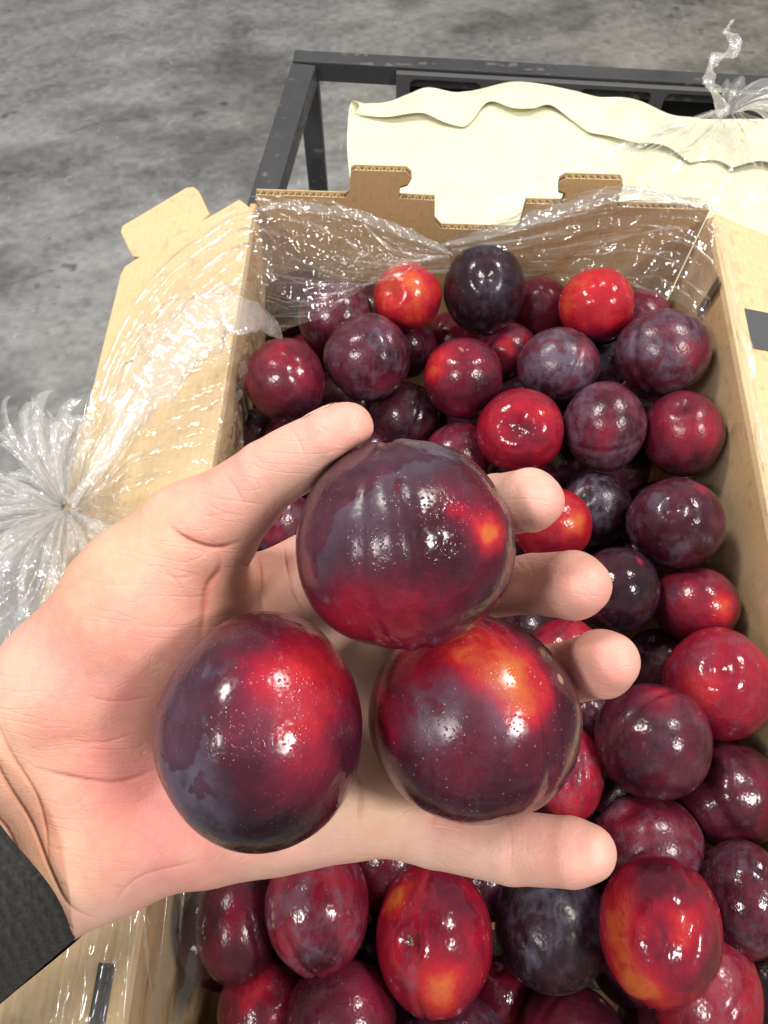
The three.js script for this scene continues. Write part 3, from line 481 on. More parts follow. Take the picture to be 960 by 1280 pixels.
{
  const KN = onLevel(86, 640, 0.838);
  // the part drawn across the left flap towards the knot
  const rim = [[330, 262, 0.858], [312, 320, 0.866], [300, 380, 0.868], [290, 440, 0.866], [280, 510, 0.862], [262, 590, 0.858]].map((p) => onLevel(...p));
  const inner = [[372, 330, 0.815], [348, 380, 0.812], [330, 425, 0.806], [318, 470, 0.802], [306, 540, 0.800], [290, 620, 0.800]].map((p) => onLevel(...p));
  const midA = [[205, 330, 0.842], [195, 405, 0.850], [190, 450, 0.852], [185, 500, 0.852], [180, 545, 0.850], [172, 610, 0.848]].map((p) => onLevel(...p));
  const midB = [[118, 500, 0.838], [122, 535, 0.845], [127, 555, 0.847], [131, 580, 0.847], [132, 600, 0.846], [128, 628, 0.844]].map((p) => onLevel(...p));
  const kn = [0, 1, 2, 3, 4, 5].map((k) => KN.clone().add(V(0.004 - 0.0005 * k, 0.002 * (k % 2), -0.006 + 0.0022 * k)));
  const pleat = (u, v) => { const w = Math.sin(Math.PI * clamp(v, 0, 1)); return 0.0055 * w * (Math.abs(Math.sin(u * 23 + 2.2 * vn(u * 6, v * 3, 2))) - 0.5) + 0.0030 * w * Math.sin(u * 71 + 3 * vn(u * 5, v * 5, 9)); };
  inLiner('drawn_sheet', sheetGeometry([inner, rim, midA, midB, kn], 190, 150, 0.0052, 11, 5, 3, [0.20, 0.24], pleat), film);
  // a rolled fold that runs from the rim down to the knot
  const fold = [[345, 418, 0.845], [300, 392, 0.872], [262, 402, 0.874], [222, 448, 0.870], [178, 500, 0.866], [130, 580, 0.856], [92, 632, 0.846]].map((p) => onLevel(...p));
  const fc = new THREE.CatmullRomCurve3(fold);
  inLiner('rolled_fold', gridGeometry(150, 40, (u, v) => {
    const p = fc.getPoint(u), t = fc.getTangent(u), s = t.clone().cross(V(0, 1, 0)).normalize(), n = s.clone().cross(t), a = v * Math.PI * 2.2, r = (0.0025 + 0.0120 * Math.sin(Math.PI * Math.min(1, u * 1.05 + 0.08))) * (0.55 + 1.1 * crumple(u * 10, v * 3, 8));
    return p.addScaledVector(s, r * 1.5 * Math.cos(a) * (1 - 0.2 * v)).addScaledVector(n, 0.35 * r * Math.sin(a) + 0.003);
  }, [0.3, 0.12]), filmMilky);
  const fan = (name, a0, a1, R, tilt, s, m) => inLiner(name, gridGeometry(260, 60, (u, v) => {
    const a = lerp(a0, a1, u), edge = R * (0.72 + 0.42 * vn(u * 9, s, 1) + 0.14 * vn(u * 40, s, 2)), r = 0.003 + edge * v, w = v * (1.1 - 0.35 * v);
    const h = 0.013 * w * (Math.abs(Math.sin(a * 8 + 2.5 * vn(u * 5, s, v))) - 0.5) + 0.0075 * w * (Math.abs(Math.sin(a * 27 + 3 * vn(u * 7, v * 2, s))) - 0.5) + 0.010 * w * (crumple(u * 22, v * 7, s) - 0.3);
    return KN.clone().add(V(r * Math.cos(a), tilt * edge * Math.sin(v * 2.4) + h, -r * Math.sin(a)));
  }, [0.5, 0.14]), m);
  fan('knot_frill', 1.25, 3.5, 0.070, 0.22, 2, filmKnot);
  fan('knot_frill', 2.6, 5.3, 0.080, 0.10, 6, filmKnot);
  fan('knot_frill', 3.2, 6.4, 0.056, 0.35, 11, film);
  fan('knot_frill', -0.5, 1.6, 0.034, 0.5, 15, film);
  const creases = (name, pts, n, wide, long, sd, m, dir = 0, put = inLiner) => {   // narrow doubled creases in a film, along its surface
    const cu = pts.map((r) => new THREE.CatmullRomCurve3(r)), P = (u, v) => new THREE.CatmullRomCurve3(cu.map((c) => c.getPoint(clamp(u, 0, 1)))).getPoint(clamp(v, 0, 1)), out = [];
    for (let k = 0; k < n; k++) {
      const u0 = rnd(), v0 = rnd(), l = long * (0.3 + rnd()), w = wide * (0.4 + rnd()), a = dir + (rnd() - 0.5) * 0.7, bend = (rnd() - 0.5) * 0.8, line = [];
      for (let i = 0; i <= 10; i++) { const t = i / 10 - 0.5, q = a + bend * t; line.push(P(u0 + Math.sin(q) * t * l, v0 + Math.cos(q) * t * l)); }
      const c = new THREE.CatmullRomCurve3(line);
      if (c.getLength() < 0.006) continue;
      out.push(gridGeometry(4, 20, (x, y) => { const p = c.getPoint(y), t = c.getTangent(y), s = t.clone().cross(V(0, 1, 0)).normalize(), e = Math.sin(Math.PI * y), f = (x - 0.5) * 2; return p.addScaledVector(s, f * w * e * (0.7 + 0.5 * vn(y * 6, k, sd))).add(V(0, 0.0030 + w * 0.9 * e * (1 - Math.abs(f)) + 0.0006 * vn(y * 9, k, x), 0)); }, [0.01, 0.05]));
    }
    put(name, mergeGeometries(out), m).userData.kind = 'stuff';
  };
  creases('film_creases', [inner, rim, midA, midB, kn], 140, 0.0011, 0.30, 3, filmMilky, 0);
  const pleats = [];
  for (let k = 0; k < 56; k++) {                                  // narrow pleats that radiate from the knot
    const a = 1.2 + rnd() * 4.6, R = 0.025 + 0.05 * rnd(), wd = 0.0012 + 0.0032 * rnd(), rise = 0.1 + 0.5 * rnd(), bend = (rnd() - 0.5) * 0.5, ph = rnd() * 9;
    pleats.push(gridGeometry(4, 26, (u, v) => { const q = a + bend * v * v, r = 0.002 + R * v, c = (u - 0.5) * 2 * wd * (0.25 + v * 0.9), zig = 0.0012 * vn(v * 14, ph, u * 2); return KN.clone().add(V(r * Math.cos(q) - c * Math.sin(q), 0.004 + rise * R * Math.sin(v * 2.2) + wd * 0.9 * (1 - Math.abs(u - 0.5) * 2) + zig, -r * Math.sin(q) - c * Math.cos(q))); }, [0.02, 0.1]));
  }
  inLiner('knot_pleats', mergeGeometries(pleats), filmKnot).userData.kind = 'stuff';
  // rear left: hangs from the rear rim over the plums
  const r0 = [[322, 250, 0.850], [390, 254, 0.852], [455, 266, 0.849], [510, 288, 0.842], [556, 306, 0.835]].map((p) => onLevel(...p));
  const r1 = [[318, 300, 0.838], [395, 300, 0.846], [460, 312, 0.842], [515, 322, 0.836], [560, 318, 0.832]].map((p) => onLevel(...p));
  const r2 = [[316, 362, 0.822], [400, 352, 0.842], [455, 342, 0.840], [500, 338, 0.838], [562, 330, 0.828]].map((p) => onLevel(...p));
  const r3 = [[316, 425, 0.803], [402, 398, 0.838], [450, 364, 0.838], [482, 352, 0.836], [566, 340, 0.824]].map((p) => onLevel(...p));
  inLiner('rear_sheet', sheetGeometry([r0, r1, r2, r3], 140, 90, 0.0080, 10, 7, 6, [0.24, 0.11], (u, v) => 0.004 * (1 - v) * Math.sin(v * 26 + 2 * vn(u * 4, 2, v * 2)) * Math.exp(-v * 4)), film);
  creases('film_creases', [r0, r1, r2, r3], 55, 0.0010, 0.55, 5, filmMilky, 1.0);
  const edgeL = new THREE.CatmullRomCurve3([[318, 262, 0.856], [360, 256, 0.858], [430, 266, 0.856], [490, 284, 0.852], [540, 304, 0.846], [566, 318, 0.838]].map((p) => onLevel(...p)));
  inLiner('rolled_edge', gridGeometry(150, 22, (u, v) => { const p = edgeL.getPoint(u), a = v * 2 * Math.PI * 1.3, r = 0.0034 * (0.4 + 1.2 * crumple(u * 13, v * 3, 15)) * (0.35 + Math.sin(Math.PI * u)); return p.add(V(0.3 * r * Math.cos(a), 0.5 * r * Math.sin(a), 1.5 * r * Math.cos(a))); }, [0.26, 0.05]), film);
  // rear right: rolled upper edge and the sheet under it
  const s0 = [[556, 300, 0.842], [630, 276, 0.846], [700, 252, 0.856], [775, 236, 0.862], [850, 244, 0.858], [905, 252, 0.852]].map((p) => onLevel(...p));
  const s1 = [[562, 312, 0.838], [640, 300, 0.842], [720, 280, 0.848], [790, 262, 0.852], [855, 262, 0.850], [900, 280, 0.846]].map((p) => onLevel(...p));
  const s2 = [[575, 330, 0.826], [650, 325, 0.826], [720, 318, 0.826], [790, 308, 0.830], [845, 305, 0.834], [893, 330, 0.838]].map((p) => onLevel(...p));
  const s3 = [[590, 350, 0.806], [660, 355, 0.804], [725, 355, 0.806], [790, 365, 0.810], [840, 375, 0.816], [882, 400, 0.824]].map((p) => onLevel(...p));
  inLiner('rear_sheet', sheetGeometry([s0, s1, s2, s3], 170, 90, 0.0050, 6, 5, 16, [0.34, 0.12], (u, v) => 0.0075 * Math.exp(-v * 3.2) * Math.sin(v * 30 + 1.2 * vn(u * 5, 1, 3)) + 0.003 * Math.sin((u * 3 + v) * 9 + 2 * vn(u * 3, v * 3, 4))), film);
  creases('film_creases', [s0, s1, s2, s3], 50, 0.0012, 0.45, 7, filmMilky, 1.45);
  const e0 = onLevel(552, 306, 0.846), edge = new THREE.CatmullRomCurve3([e0, onLevel(630, 287, 0.852), onLevel(700, 262, 0.860), onLevel(775, 243, 0.866), onLevel(830, 247, 0.862), onLevel(900, 262, 0.856)]);
  inLiner('rolled_edge', gridGeometry(160, 22, (u, v) => { const p = edge.getPoint(u), a = v * 2 * Math.PI * 1.3, r = 0.0034 * (0.4 + 1.2 * crumple(u * 16, v * 3, 5)) * (0.35 + Math.sin(Math.PI * u)); return p.add(V(0.2 * r * Math.cos(a), 0.5 * r * Math.sin(a), 1.6 * r * Math.cos(a))); }, [0.34, 0.05]), film);
  // right wall
  const w0 = [], w1 = [], w2 = [], w3 = [];
  for (let k = 0; k <= 5; k++) { const z = 0.02 + k * 0.105; const q = (x, y) => carton.localToWorld(V(x, y, z)); w0.push(q(0.172, 0.216)); w1.push(q(0.169, 0.219)); w2.push(q(0.168, 0.205)); w3.push(q(0.158, 0.150)); }
  inLiner('side_sheet', sheetGeometry([w0, w1, w2, w3], 170, 60, 0.0060, 9, 3, 26, [0.55, 0.12], (u, v) => 0.002 * Math.sin(u * 40 + 3 * vn(u * 8, v * 3, 1))), filmSoft);
  // lower left: over the flap and down inside
  const l0 = [], l1 = [], l2 = [], l3 = [], l4 = [];
  for (let k = 0; k <= 5; k++) { const z = 0.30 + k * 0.05; const q = (x, y) => carton.localToWorld(V(x, y, z)); l0.push(q(-0.262, 0.203)); l1.push(q(-0.225, 0.216)); l2.push(q(-0.188, 0.234)); l3.push(q(-0.164, 0.226)); l4.push(q(-0.142, 0.170)); }
  inLiner('side_sheet', sheetGeometry([l0, l1, l2, l3, l4], 120, 100, 0.0060, 4, 7, 36, [0.25, 0.20], (u, v) => 0.003 * Math.sin(v * 34 + 2.5 * vn(u * 3, v * 6, 1)) + 0.002 * Math.sin(v * 77 + u * 3)), film);
  creases('film_creases', [l0, l1, l2, l3, l4], 24, 0.0012, 0.5, 9, filmMilky, 1.4);
  bundleCreases = (pts, put) => creases('film_creases', pts, 80, 0.0014, 0.5, 11, filmMilky, 0, put);
}
{
  const K2 = onLevel(908, 142, 0.745), b = thing('plastic_bundle', 'twisted end of clear plastic film lying on the pale yellow sheet', 'plastic film', K2.clone());
  const put = (name, g, m) => { g.translate(-K2.x, -K2.y, -K2.z); return mesh(name, g, m, b); };
  const o0 = [[560, 262, 0.735], [640, 268, 0.735], [740, 262, 0.735], [840, 258, 0.738], [930, 262, 0.740], [990, 262, 0.735]].map((p) => onLevel(...p));
  const o1 = [[690, 220, 0.735], [740, 215, 0.742], [800, 210, 0.746], [870, 208, 0.748], [930, 215, 0.746], [990, 220, 0.738]].map((p) => onLevel(...p));
  const o2 = [[800, 172, 0.735], [830, 168, 0.746], [860, 168, 0.752], [895, 168, 0.752], [940, 172, 0.748], [990, 180, 0.740]].map((p) => onLevel(...p));
  const o3 = [[888, 142, 0.742], [894, 141, 0.746], [902, 140, 0.748], [908, 140, 0.748], [918, 141, 0.746], [926, 143, 0.742]].map((p) => onLevel(...p));
  put('gathered_sheet', sheetGeometry([o0, o1, o2, o3], 170, 100, 0.0055, 10, 5, 44, [0.4, 0.2], (u, v) => 0.0042 * Math.sin(Math.PI * v) * Math.sin(u * 37 + 2.4 * vn(u * 5, v * 3, 7))), film);
  bundleCreases([o0, o1, o2, o3], put);
  put('frill', gridGeometry(120, 40, (u, v) => { const a = lerp(-0.6, 2.0, u), R = 0.055 * (0.8 + 0.3 * vn(u * 8, 3, 1)), r = 0.004 + R * v; return K2.clone().add(V(r * Math.cos(a), 0.012 * Math.sin(v * 2.6) + 0.012 * v * (Math.abs(Math.sin(a * 9 + 2 * vn(u * 4, v, 2))) - 0.4), -r * Math.sin(a) * 0.8)); }, [0.2, 0.07]), filmKnot);
  const sc = new THREE.CatmullRomCurve3([[905, 146, 0.745], [899, 128, 0.752], [889, 108, 0.762], [886, 92, 0.770], [893, 74, 0.776], [908, 68, 0.780], [919, 62, 0.784], [919, 50, 0.788], [912, 44, 0.792], [908, 38, 0.796], [913, 29, 0.798], [917, 24, 0.80]].map((p) => onLevel(...p)));
  put('strand', gridGeometry(200, 16, (u, v) => {
    const p = sc.getPoint(u), t = sc.getTangent(u), s = t.clone().cross(V(0, 1, 0)).normalize(), n = s.clone().cross(t), a = v * 2 * Math.PI, tw = u * 16, r = (u > 0.62 ? lerp(0.0055, 0.0012, (u - 0.62) / 0.38) : 0.0060) * (0.7 + 0.8 * crumple(u * 40, v * 3, 2));
    const c = r * Math.cos(a), d = 0.45 * r * Math.sin(a);
    return p.addScaledVector(s, c * Math.cos(tw) - d * Math.sin(tw)).addScaledVector(n, c * Math.sin(tw) + d * Math.cos(tw));
  }, [0.25, 0.03]), filmKnot);
}

// ---------------------------------------------------------------- the hand
{
  const ORIGIN = at(40, 1010, 0.268);
  const person = thing('person', 'open left hand in a dark ribbed sleeve cradling three plums above the carton', 'person', ORIGIN);
  person.quaternion.copy(camera.quaternion);
  const org = ORIGIN.clone().sub(camera.position).applyQuaternion(camera.quaternion.clone().invert());
  const L = (px, py, Z) => V((px - PW / 2) / FOCAL * Z, (PH / 2 - py) / FOCAL * Z, -Z).sub(org);
  const J = (px, py, Z, r) => ({ p: L(px, py, Z), r });
  const j = {
    w1: J(-5, 955, 0.272, 0.0235), w2: J(72, 1084, 0.269, 0.0190), f1: J(-225, 1125, 0.274, 0.0225), f2: J(-150, 1215, 0.277, 0.0190),
    t0: J(92, 850, 0.263, 0.0225), t1: J(188, 757, 0.259, 0.0240), tm: J(243, 674, 0.249, 0.0165), ti: J(335, 594, 0.232, 0.0108), tt: J(425, 541, 0.218, 0.0091),
    h0: J(142, 1045, 0.268, 0.0205), h1: J(256, 1012, 0.271, 0.0220), h2: J(350, 1001, 0.277, 0.0195),
    c0: J(130, 935, 0.274, 0.0225), c1: J(300, 880, 0.288, 0.0180),
    im: J(398, 726, 0.282, 0.0135), ip: J(540, 652, 0.272, 0.0110), id: J(622, 631, 0.254, 0.0098), it: J(667, 627, 0.232, 0.0095),
    mm: J(432, 800, 0.292, 0.0145), mp: J(585, 738, 0.300, 0.0118), md: J(665, 730, 0.274, 0.0106), mt: J(722, 732, 0.247, 0.0106),
    rm: J(450, 885, 0.296, 0.0145), rp: J(622, 852, 0.306, 0.0118), rd: J(702, 842, 0.280, 0.0108), rt: J(757, 829, 0.254, 0.0110),
    pm: J(430, 996, 0.282, 0.0165), pp: J(545, 1035, 0.278, 0.0135), pd: J(640, 1060, 0.264, 0.0121), pt: J(722, 1064, 0.252, 0.0111),
  };
  const palm = [['w1', 'f1'], ['w2', 'f2'], ['w1', 'w2'], ['w1', 't0'], ['t0', 't1'], ['t1', 'tm'], ['w2', 'h0'], ['h0', 'h1'], ['h1', 'h2'], ['h2', 'pm'], ['w1', 'c0'], ['h0', 'c0'], ['c0', 'c1'], ['c0', 't1'], ['c1', 'mm'], ['c1', 'rm'], ['c1', 'im'], ['c1', 'pm'], ['im', 'mm'], ['mm', 'rm'], ['rm', 'pm'], ['c1', 'h2']].map(([a, b]) => [j[a], j[b]]);
  palm.push([{ p: L(215, 765, 0.268), r: 0.0165 }, { p: L(392, 728, 0.282), r: 0.0130 }]);
  for (const k of ['t', 'i', 'm', 'r', 'p']) {                     // finger ends narrow beyond the pad
    const a = j[k + (k === 't' ? 'i' : 'd')], b = j[k + 't'], d = b.p.clone().sub(a.p).normalize();
    j[k + 'e'] = { p: b.p.clone().addScaledVector(d, b.r * 0.30), r: b.r * 0.83 }; b.p.addScaledVector(d, -b.r * 0.15);
  }
  const chains = [[['tm', 'ti', 'tt', 'te'], 0.010], [['im', 'ip', 'id', 'it', 'ie'], 0.007], [['mm', 'mp', 'md', 'mt', 'me'], 0.007], [['rm', 'rp', 'rd', 'rt', 're'], 0.007], [['pm', 'pp', 'pd', 'pt', 'pe'], 0.008]].map(([c, k]) => [c.slice(1).map((n, i) => [j[c[i]], j[n]]), k]);
  const seg = (x, y, z, [a, b]) => {
    const dx = b.p.x - a.p.x, dy = b.p.y - a.p.y, dz = b.p.z - a.p.z, t = clamp(((x - a.p.x) * dx + (y - a.p.y) * dy + (z - a.p.z) * dz) / (dx * dx + dy * dy + dz * dz), 0, 1);
    return Math.hypot(x - a.p.x - t * dx, y - a.p.y - t * dy, z - a.p.z - t * dz) - (a.r + (b.r - a.r) * t);
  };
  const smin = (a, b, k) => { const h = Math.max(k - Math.abs(a - b), 0) / k; return Math.min(a, b) - h * h * k * 0.25; };
  const plums = HELD.map((h) => ({ c: L(...h.at), rx: h.rx, ry: h.ry, rz: (h.rx + h.ry) / 2 }));
  // skin folds, as lines of pixels: [width, depth, points]
  const folds = [
    [0.0011, 0.0012, [[-20, 860], [8, 915], [38, 985], [62, 1035], [85, 1075], [105, 1115], [135, 1140]]],
    [0.0010, 0.0010, [[20, 880], [40, 935], [62, 980], [72, 1020], [78, 1060]]],
    [0.0010, 0.0008, [[-20, 960], [12, 1000], [35, 1050], [65, 1100], [92, 1140], [104, 1165]]],
    [0.0014, 0.0008, [[60, 945], [110, 958], [160, 968], [205, 955]]],
    [0.0011, 0.0014, [[236, 655], [262, 672], [292, 680], [320, 672]]],
    [0.0013, 0.0013, [[292, 682], [290, 705], [275, 725], [268, 760], [262, 800]]],
    [0.0013, 0.0011, [[308, 690], [318, 715], [322, 745], [326, 770]]],
    [0.0010, 0.0007, [[345, 680], [352, 710], [365, 745], [385, 780]]],
    [0.0011, 0.0008, [[445, 965], [450, 1000], [448, 1045]]],
    [0.0010, 0.0004, [[545, 985], [548, 1020], [540, 1060]]],
    [0.0008, 0.00012, [[632, 1010], [638, 1050], [634, 1100]]], [0.0008, 0.00015, [[662, 690], [667, 725], [660, 775]]], [0.0008, 0.00015, [[700, 805], [708, 840], [702, 872]]], [0.0008, 0.00015, [[372, 540], [392, 568], [400, 590]]], [0.0009, 0.0002, [[120, 850], [165, 862], [215, 858]]], [0.0009, 0.0002, [[95, 905], [140, 915], [190, 905]]], [0.0009, 0.00025, [[215, 690], [245, 720], [262, 760]]], [0.0009, 0.0002, [[150, 1010], [190, 1030], [225, 1075]]],
    [0.0010, 0.0002, [[300, 595], [318, 615], [330, 640]]],
    [0.0012, 0.0002, [[100, 1000], [140, 1040], [150, 1085], [190, 1100]]],
    [0.0010, 0.0003, [[150, 1120], [178, 1085], [235, 1068], [258, 1060]]],
  ].map(([w, d, pts]) => [w, d, new THREE.CatmullRomCurve3(pts.map(([x, y]) => L(x, y, 0.255))).getPoints(24)]);
  const FN = 1536, FX = -0.115, FY = -0.105, FS = 0.34, foldFine = new Float32Array(FN * FN), foldWide = new Float32Array(FN * FN);
  for (const [w, d, pts] of folds) for (const [grid, ww, dd] of [[foldFine, w * 0.62, d / 0.0016], [foldWide, w * 2.3, d * 0.5]]) {
    const own = new Map();
    for (let i = 0; i < pts.length - 1; i++) {
      const a = pts[i], b = pts[i + 1], dx = b.x - a.x, dy = b.y - a.y, m = ww * 2.6;
      const x0 = Math.floor((Math.min(a.x, b.x) - m - FX) / FS * FN), x1 = Math.ceil((Math.max(a.x, b.x) + m - FX) / FS * FN), y0 = Math.floor((Math.min(a.y, b.y) - m - FY) / FS * FN), y1 = Math.ceil((Math.max(a.y, b.y) + m - FY) / FS * FN);
      for (let y = Math.max(0, y0); y <= Math.min(FN - 1, y1); y++) for (let x = Math.max(0, x0); x <= Math.min(FN - 1, x1); x++) {
        const X = FX + (x + 0.5) / FN * FS, Y = FY + (y + 0.5) / FN * FS, t = clamp(((X - a.x) * dx + (Y - a.y) * dy) / (dx * dx + dy * dy), 0, 1), q = Math.hypot(X - a.x - t * dx, Y - a.y - t * dy), e = i + t, end = Math.min(1, e / 7, (pts.length - 1 - e) / 7);
        const v = dd * end * Math.exp(-((q / ww) ** 2)), key = y * FN + x; if (v > (own.get(key) ?? 0)) own.set(key, v);
      }
    }
    for (const [key, v] of own) grid[key] += v;
  }
  const sample = (grid, x, y) => {
    const X = clamp((x - FX) / FS * FN - 0.5, 0, FN - 2), Y = clamp((y - FY) / FS * FN - 0.5, 0, FN - 2), i = Math.floor(X), k = Math.floor(Y), p = X - i, q = Y - k, o = k * FN + i;
    return (grid[o] * (1 - p) + grid[o + 1] * p) * (1 - q) + (grid[o + FN] * (1 - p) + grid[o + FN + 1] * p) * q;
  };
  const base = (x, y, z) => {
    let d = 1e3; for (const s of palm) d = smin(d, seg(x, y, z, s), 0.013);
    let f = d;
    for (const [c, k] of chains) { let q = 1e3; for (const s of c) q = smin(q, seg(x, y, z, s), 0.0012); f = Math.min(f, smin(d, q, k)); }
    for (const p of plums) { const q = (Math.hypot((x - p.c.x) / p.rx, (y - p.c.y) / p.ry, (z - p.c.z) / p.rz) - 1.006) * p.rx; const h = Math.max(0.003 - Math.abs(f + q), 0) / 0.003; f = Math.max(f, -q) + h * h * 0.003 * 0.25; }
    return f;
  };
  const field = (x, y, z) => base(x, y, z) + 0.0007 * vn(x * 60, y * 60, z * 60) + (z > -0.03 ? sample(foldWide, x, y) : 0);
  // naive surface nets on a grid
  const C = 0.00155, lo = V(-0.115, -0.105, -0.075), hi = V(0.225, 0.165, 0.095);
  const nx = Math.ceil((hi.x - lo.x) / C), ny = Math.ceil((hi.y - lo.y) / C), nz = Math.ceil((hi.z - lo.z) / C);
  const F = new Float32Array(nx * ny * nz).fill(1), B = 6, id = (x, y, z) => (z * ny + y) * nx + x;
  for (let bz = 0; bz < nz; bz += B) for (let by = 0; by < ny; by += B) for (let bx = 0; bx < nx; bx += B) {
    const m = base(lo.x + (bx + B / 2) * C, lo.y + (by + B / 2) * C, lo.z + (bz + B / 2) * C), far = Math.abs(m) > B * C * 1.25 + 0.004;
    for (let z = bz; z < Math.min(nz, bz + B); z++) for (let y = by; y < Math.min(ny, by + B); y++) for (let x = bx; x < Math.min(nx, bx + B); x++) F[id(x, y, z)] = far ? m : field(lo.x + x * C, lo.y + y * C, lo.z + z * C);
  }
  const vid = new Int32Array(nx * ny * nz).fill(-1), pos = [], idx = [];
  for (let z = 0; z < nz - 1; z++) for (let y = 0; y < ny - 1; y++) for (let x = 0; x < nx - 1; x++) {
    let inside = 0, sx = 0, sy = 0, sz = 0, n = 0; const c = [];
    for (let k = 0; k < 8; k++) { const v = F[id(x + (k & 1), y + (k >> 1 & 1), z + (k >> 2))]; c.push(v); if (v < 0) inside++; }
    if (!inside || inside === 8) continue;
    for (let a = 0; a < 8; a++) for (let q = 1; q < 8; q <<= 1) { const b = a ^ q; if (b < a || (c[a] < 0) === (c[b] < 0)) continue; const t = c[a] / (c[a] - c[b]); sx += (a & 1) + t * ((b & 1) - (a & 1)); sy += (a >> 1 & 1) + t * ((b >> 1 & 1) - (a >> 1 & 1)); sz += (a >> 2) + t * ((b >> 2) - (a >> 2)); n++; }
    vid[id(x, y, z)] = pos.length / 3; pos.push(lo.x + (x + sx / n) * C, lo.y + (y + sy / n) * C, lo.z + (z + sz / n) * C);
  }
  for (let z = 1; z < nz - 1; z++) for (let y = 1; y < ny - 1; y++) for (let x = 1; x < nx - 1; x++) {
    const f0 = F[id(x, y, z)] < 0;
    for (const [dx, dy, dz, q] of [[1, 0, 0, [[0, 0, 0], [0, -1, 0], [0, -1, -1], [0, 0, -1]]], [0, 1, 0, [[0, 0, 0], [0, 0, -1], [-1, 0, -1], [-1, 0, 0]]], [0, 0, 1, [[0, 0, 0], [-1, 0, 0], [-1, -1, 0], [0, -1, 0]]]]) {
      const f1 = F[id(x + dx, y + dy, z + dz)] < 0; if (f0 === f1) continue;
      const v = q.map(([a, b, c]) => vid[id(x + a, y + b, z + c)]); if (v.some((k) => k < 0)) continue;
      if (f0) idx.push(v[0], v[1], v[2], v[0], v[2], v[3]); else idx.push(v[0], v[2], v[1], v[0], v[3], v[2]);
    }
  }
  const nrm = new Float32Array(pos.length), uv = new Float32Array(pos.length / 3 * 2), e = 0.0006, U0 = lo.x, V0 = lo.y, US = 0.34;
  for (let i = 0; i < pos.length; i += 3) {
    for (let k = 0; k < 2; k++) {
      let [x, y, z] = [pos[i], pos[i + 1], pos[i + 2]], f = field(x, y, z), gx = field(x + e, y, z) - f, gy = field(x, y + e, z) - f, gz = field(x, y, z + e) - f, l = Math.hypot(gx, gy, gz) || 1;
      if (k === 0) { const st = clamp(f * e / l, -C, C) * 0.9; pos[i] -= st * gx / l; pos[i + 1] -= st * gy / l; pos[i + 2] -= st * gz / l; } else { nrm[i] = gx / l; nrm[i + 1] = gy / l; nrm[i + 2] = gz / l; }
    }
    uv[i / 3 * 2] = (pos[i] - U0) / US; uv[i / 3 * 2 + 1] = (pos[i + 1] - V0) / US;
  }
  const g = new THREE.BufferGeometry();
  g.setAttribute('position', new THREE.Float32BufferAttribute(pos, 3)); g.setAttribute('normal', new THREE.Float32BufferAttribute(nrm, 3)); g.setAttribute('uv', new THREE.Float32BufferAttribute(uv, 2)); g.setIndex(idx);
  // blushes of the palm in the hand's own plane: centre, size, strength
  const blush = [[215, 1010, 0.030, 0.9], [120, 1000, 0.02, 0.3], [150, 830, 0.030, 0.75], [250, 740, 0.022, 0.4], [300, 625, 0.018, 0.5], [690, 630, 0.012, 0.7], [700, 1066, 0.018, 0.6], [560, 1030, 0.012, 0.3], [730, 735, 0.012, 0.65], [765, 832, 0.012, 0.75], [435, 545, 0.014, 0.65]].map(([x, y, s, k]) => [L(x, y, 0.25), s, k]);
  const yellow = [[60, 1060, 0.018, 0.8], [10, 930, 0.02, 0.6], [120, 720, 0.020, 0.5], [200, 650, 0.02, 0.5], [470, 1010, 0.015, 0.7], [320, 745, 0.012, 0.5]].map(([x, y, s, k]) => [L(x, y, 0.255), s, k]);
  const skinMap = texture(1024, 1024, (u, v, o) => {
    const x = U0 + u * US, y = V0 + v * US; let r = 0.26 + 0.42 * fbm(x * 55, y * 55, 3, 4) + 0.12 * vn(x * 500, y * 500, 2), yl = 0;
    for (const [p, s, k] of blush) r += k * Math.exp(-(((x - p.x) ** 2 + (y - p.y) ** 2) / (s * s)));
    for (const [p, s, k] of yellow) yl += k * Math.exp(-(((x - p.x) ** 2 + (y - p.y) ** 2) / (s * s)));
    const f = clamp(sample(foldFine, x, y), 0, 1) * 0.55 + clamp(sample(foldWide, x, y) / 0.0010, 0, 1) * 0.25;  // redder skin along the folds, with crease shade darkened into the colour
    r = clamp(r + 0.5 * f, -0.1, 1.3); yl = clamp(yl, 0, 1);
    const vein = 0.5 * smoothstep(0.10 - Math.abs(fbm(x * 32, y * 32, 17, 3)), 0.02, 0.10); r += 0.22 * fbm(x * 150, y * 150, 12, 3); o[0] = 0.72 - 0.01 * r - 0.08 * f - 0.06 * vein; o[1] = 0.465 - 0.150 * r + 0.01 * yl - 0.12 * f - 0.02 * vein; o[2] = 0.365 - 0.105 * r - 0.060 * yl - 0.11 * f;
  }, true, THREE.ClampToEdgeWrapping);
  const cosA = Math.cos(0.1), sinA = Math.sin(0.1);
  const skinBump = gray(2048, 2048, (u, v) => {
    const x = (U0 + u * US) * cosA - (V0 + v * US) * sinA, y = (U0 + u * US) * sinA + (V0 + v * US) * cosA, wob = 0.0012 * vn(x * 90, y * 90, 5);
    const line = Math.abs(vn(x * 60, (y + wob) * 520, 1)), l2 = Math.abs(vn((x + wob) * 170, (y - x * 0.7) * 260, 8)), area = smoothstep(vn(x * 35, y * 35, 7), -0.4, 0.5);
    const h = -0.34 * (1 - smoothstep(line, 0, 0.12)) * area - 0.15 * (1 - smoothstep(l2, 0, 0.1)) * (1 - area) + 0.11 * vn(x * 1900, y * 1900, 3) + 0.16 * fbm(x * 300, y * 300, 2, 3);
    return 0.72 + 0.16 * h - 0.55 * sample(foldFine, U0 + u * US, V0 + v * US);
  });
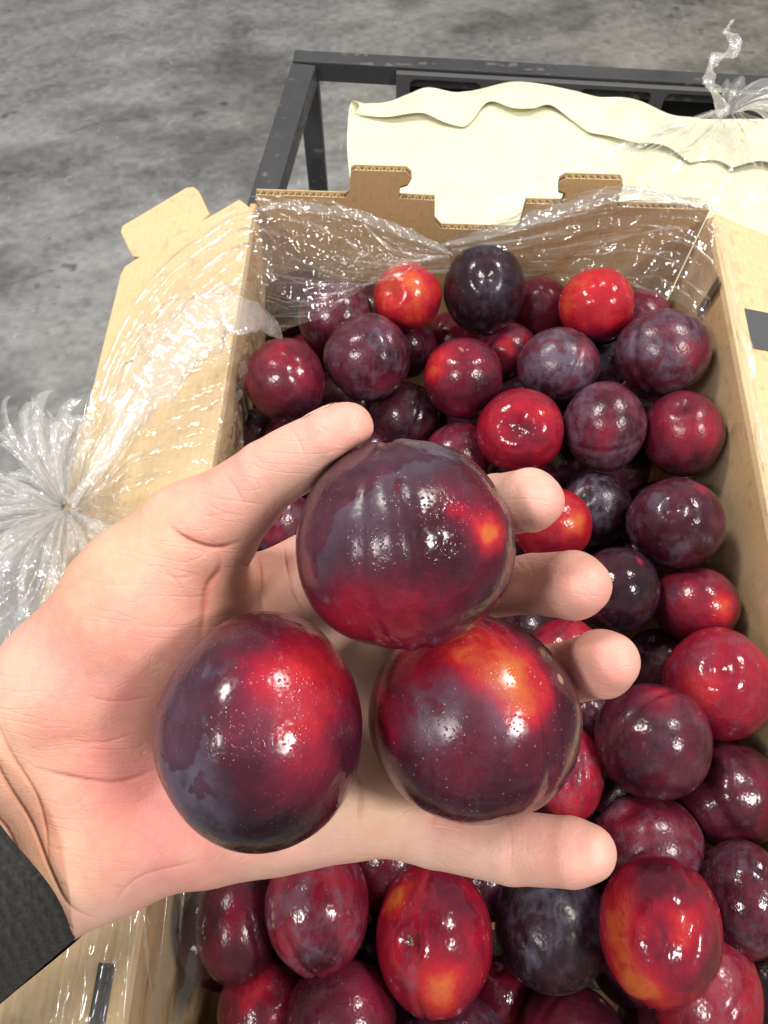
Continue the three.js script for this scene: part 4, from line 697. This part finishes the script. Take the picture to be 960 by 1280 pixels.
  const skinMat = new THREE.MeshPhysicalMaterial({ map: skinMap, bumpMap: skinBump, bumpScale: 0.0016, roughness: 0.48, specularIntensity: 0.7, sheen: 0.25, sheenColor: new THREE.Color(0.9, 0.45, 0.3), sheenRoughness: 0.5 });
  mesh('hand', g, skinMat, person);
  // thumb nail along the back of the thumb tip
  const a = j.ti, b = j.tt, ax = b.p.clone().sub(a.p).normalize(), back = V(-0.52, 0.60, -0.60); back.addScaledVector(ax, -back.dot(ax)).normalize();
  const sd = ax.clone().cross(back);
  mesh('fingernail', gridGeometry(20, 20, (u, v) => { const w = (u - 0.5) * 2 * 0.95, s = (v - 0.5), rr = 0.00925 - 0.0010 * (v * v); return b.p.clone().addScaledVector(ax, s * 0.0095 - 0.0008).addScaledVector(back, rr * Math.cos(w)).addScaledVector(sd, rr * Math.sin(w)); }), mat({ color: new THREE.Color(0.80, 0.54, 0.44), roughness: 0.35, side: THREE.DoubleSide }), person);
  // sleeve
  const E = L(-12, 1012, 0.267), dirS = V(-0.79, -0.61, 0.10).normalize(), wide = V(0.61, -0.79, 0).normalize(), dep = org.clone().negate().sub(E).normalize();
  const rib = gray(512, 512, (u, v) => 0.5 + 0.20 * Math.sin(v * 2 * Math.PI * 46) + 0.3 * vn(u * 260, v * 260, 1) + 0.15 * fbm(u * 30, v * 30, 4));
  const cloth = new THREE.MeshPhysicalMaterial({ roughness: 0.95, sheen: 0.4, sheenColor: new THREE.Color(0.2, 0.2, 0.2), bumpMap: rib, bumpScale: 0.0012, side: THREE.DoubleSide,
    map: texture(512, 512, (u, v, o) => { const q = 0.021 * (1 + 0.22 * Math.sin(v * 2 * Math.PI * 46) + 0.45 * vn(u * 200, v * 200, 2)); o[0] = q; o[1] = q; o[2] = q * 0.98; }, true) });
  mesh('sleeve', gridGeometry(96, 60, (u, v) => {
    const an = u * 2 * Math.PI, t = v < 0.1 ? 0.002 - v * 0.02 : (v - 0.1) / 0.9 * 0.16, k = v < 0.04 ? 0.93 : v < 0.1 ? lerp(0.93, 1, (v - 0.04) / 0.06) : 1 + 0.10 * v + 0.03 * vn(u * 5, v * 7, 2);
    return E.clone().addScaledVector(dirS, t + 0.0022 * Math.sin(an * 2 + 0.6) + 0.0014 * Math.sin(an * 5)).addScaledVector(wide, 0.0535 * k * Math.cos(an)).addScaledVector(dep, 0.0420 * k * Math.sin(an));
  }, [1, 1], true), cloth, person);
}

renderer.render(scene, camera);
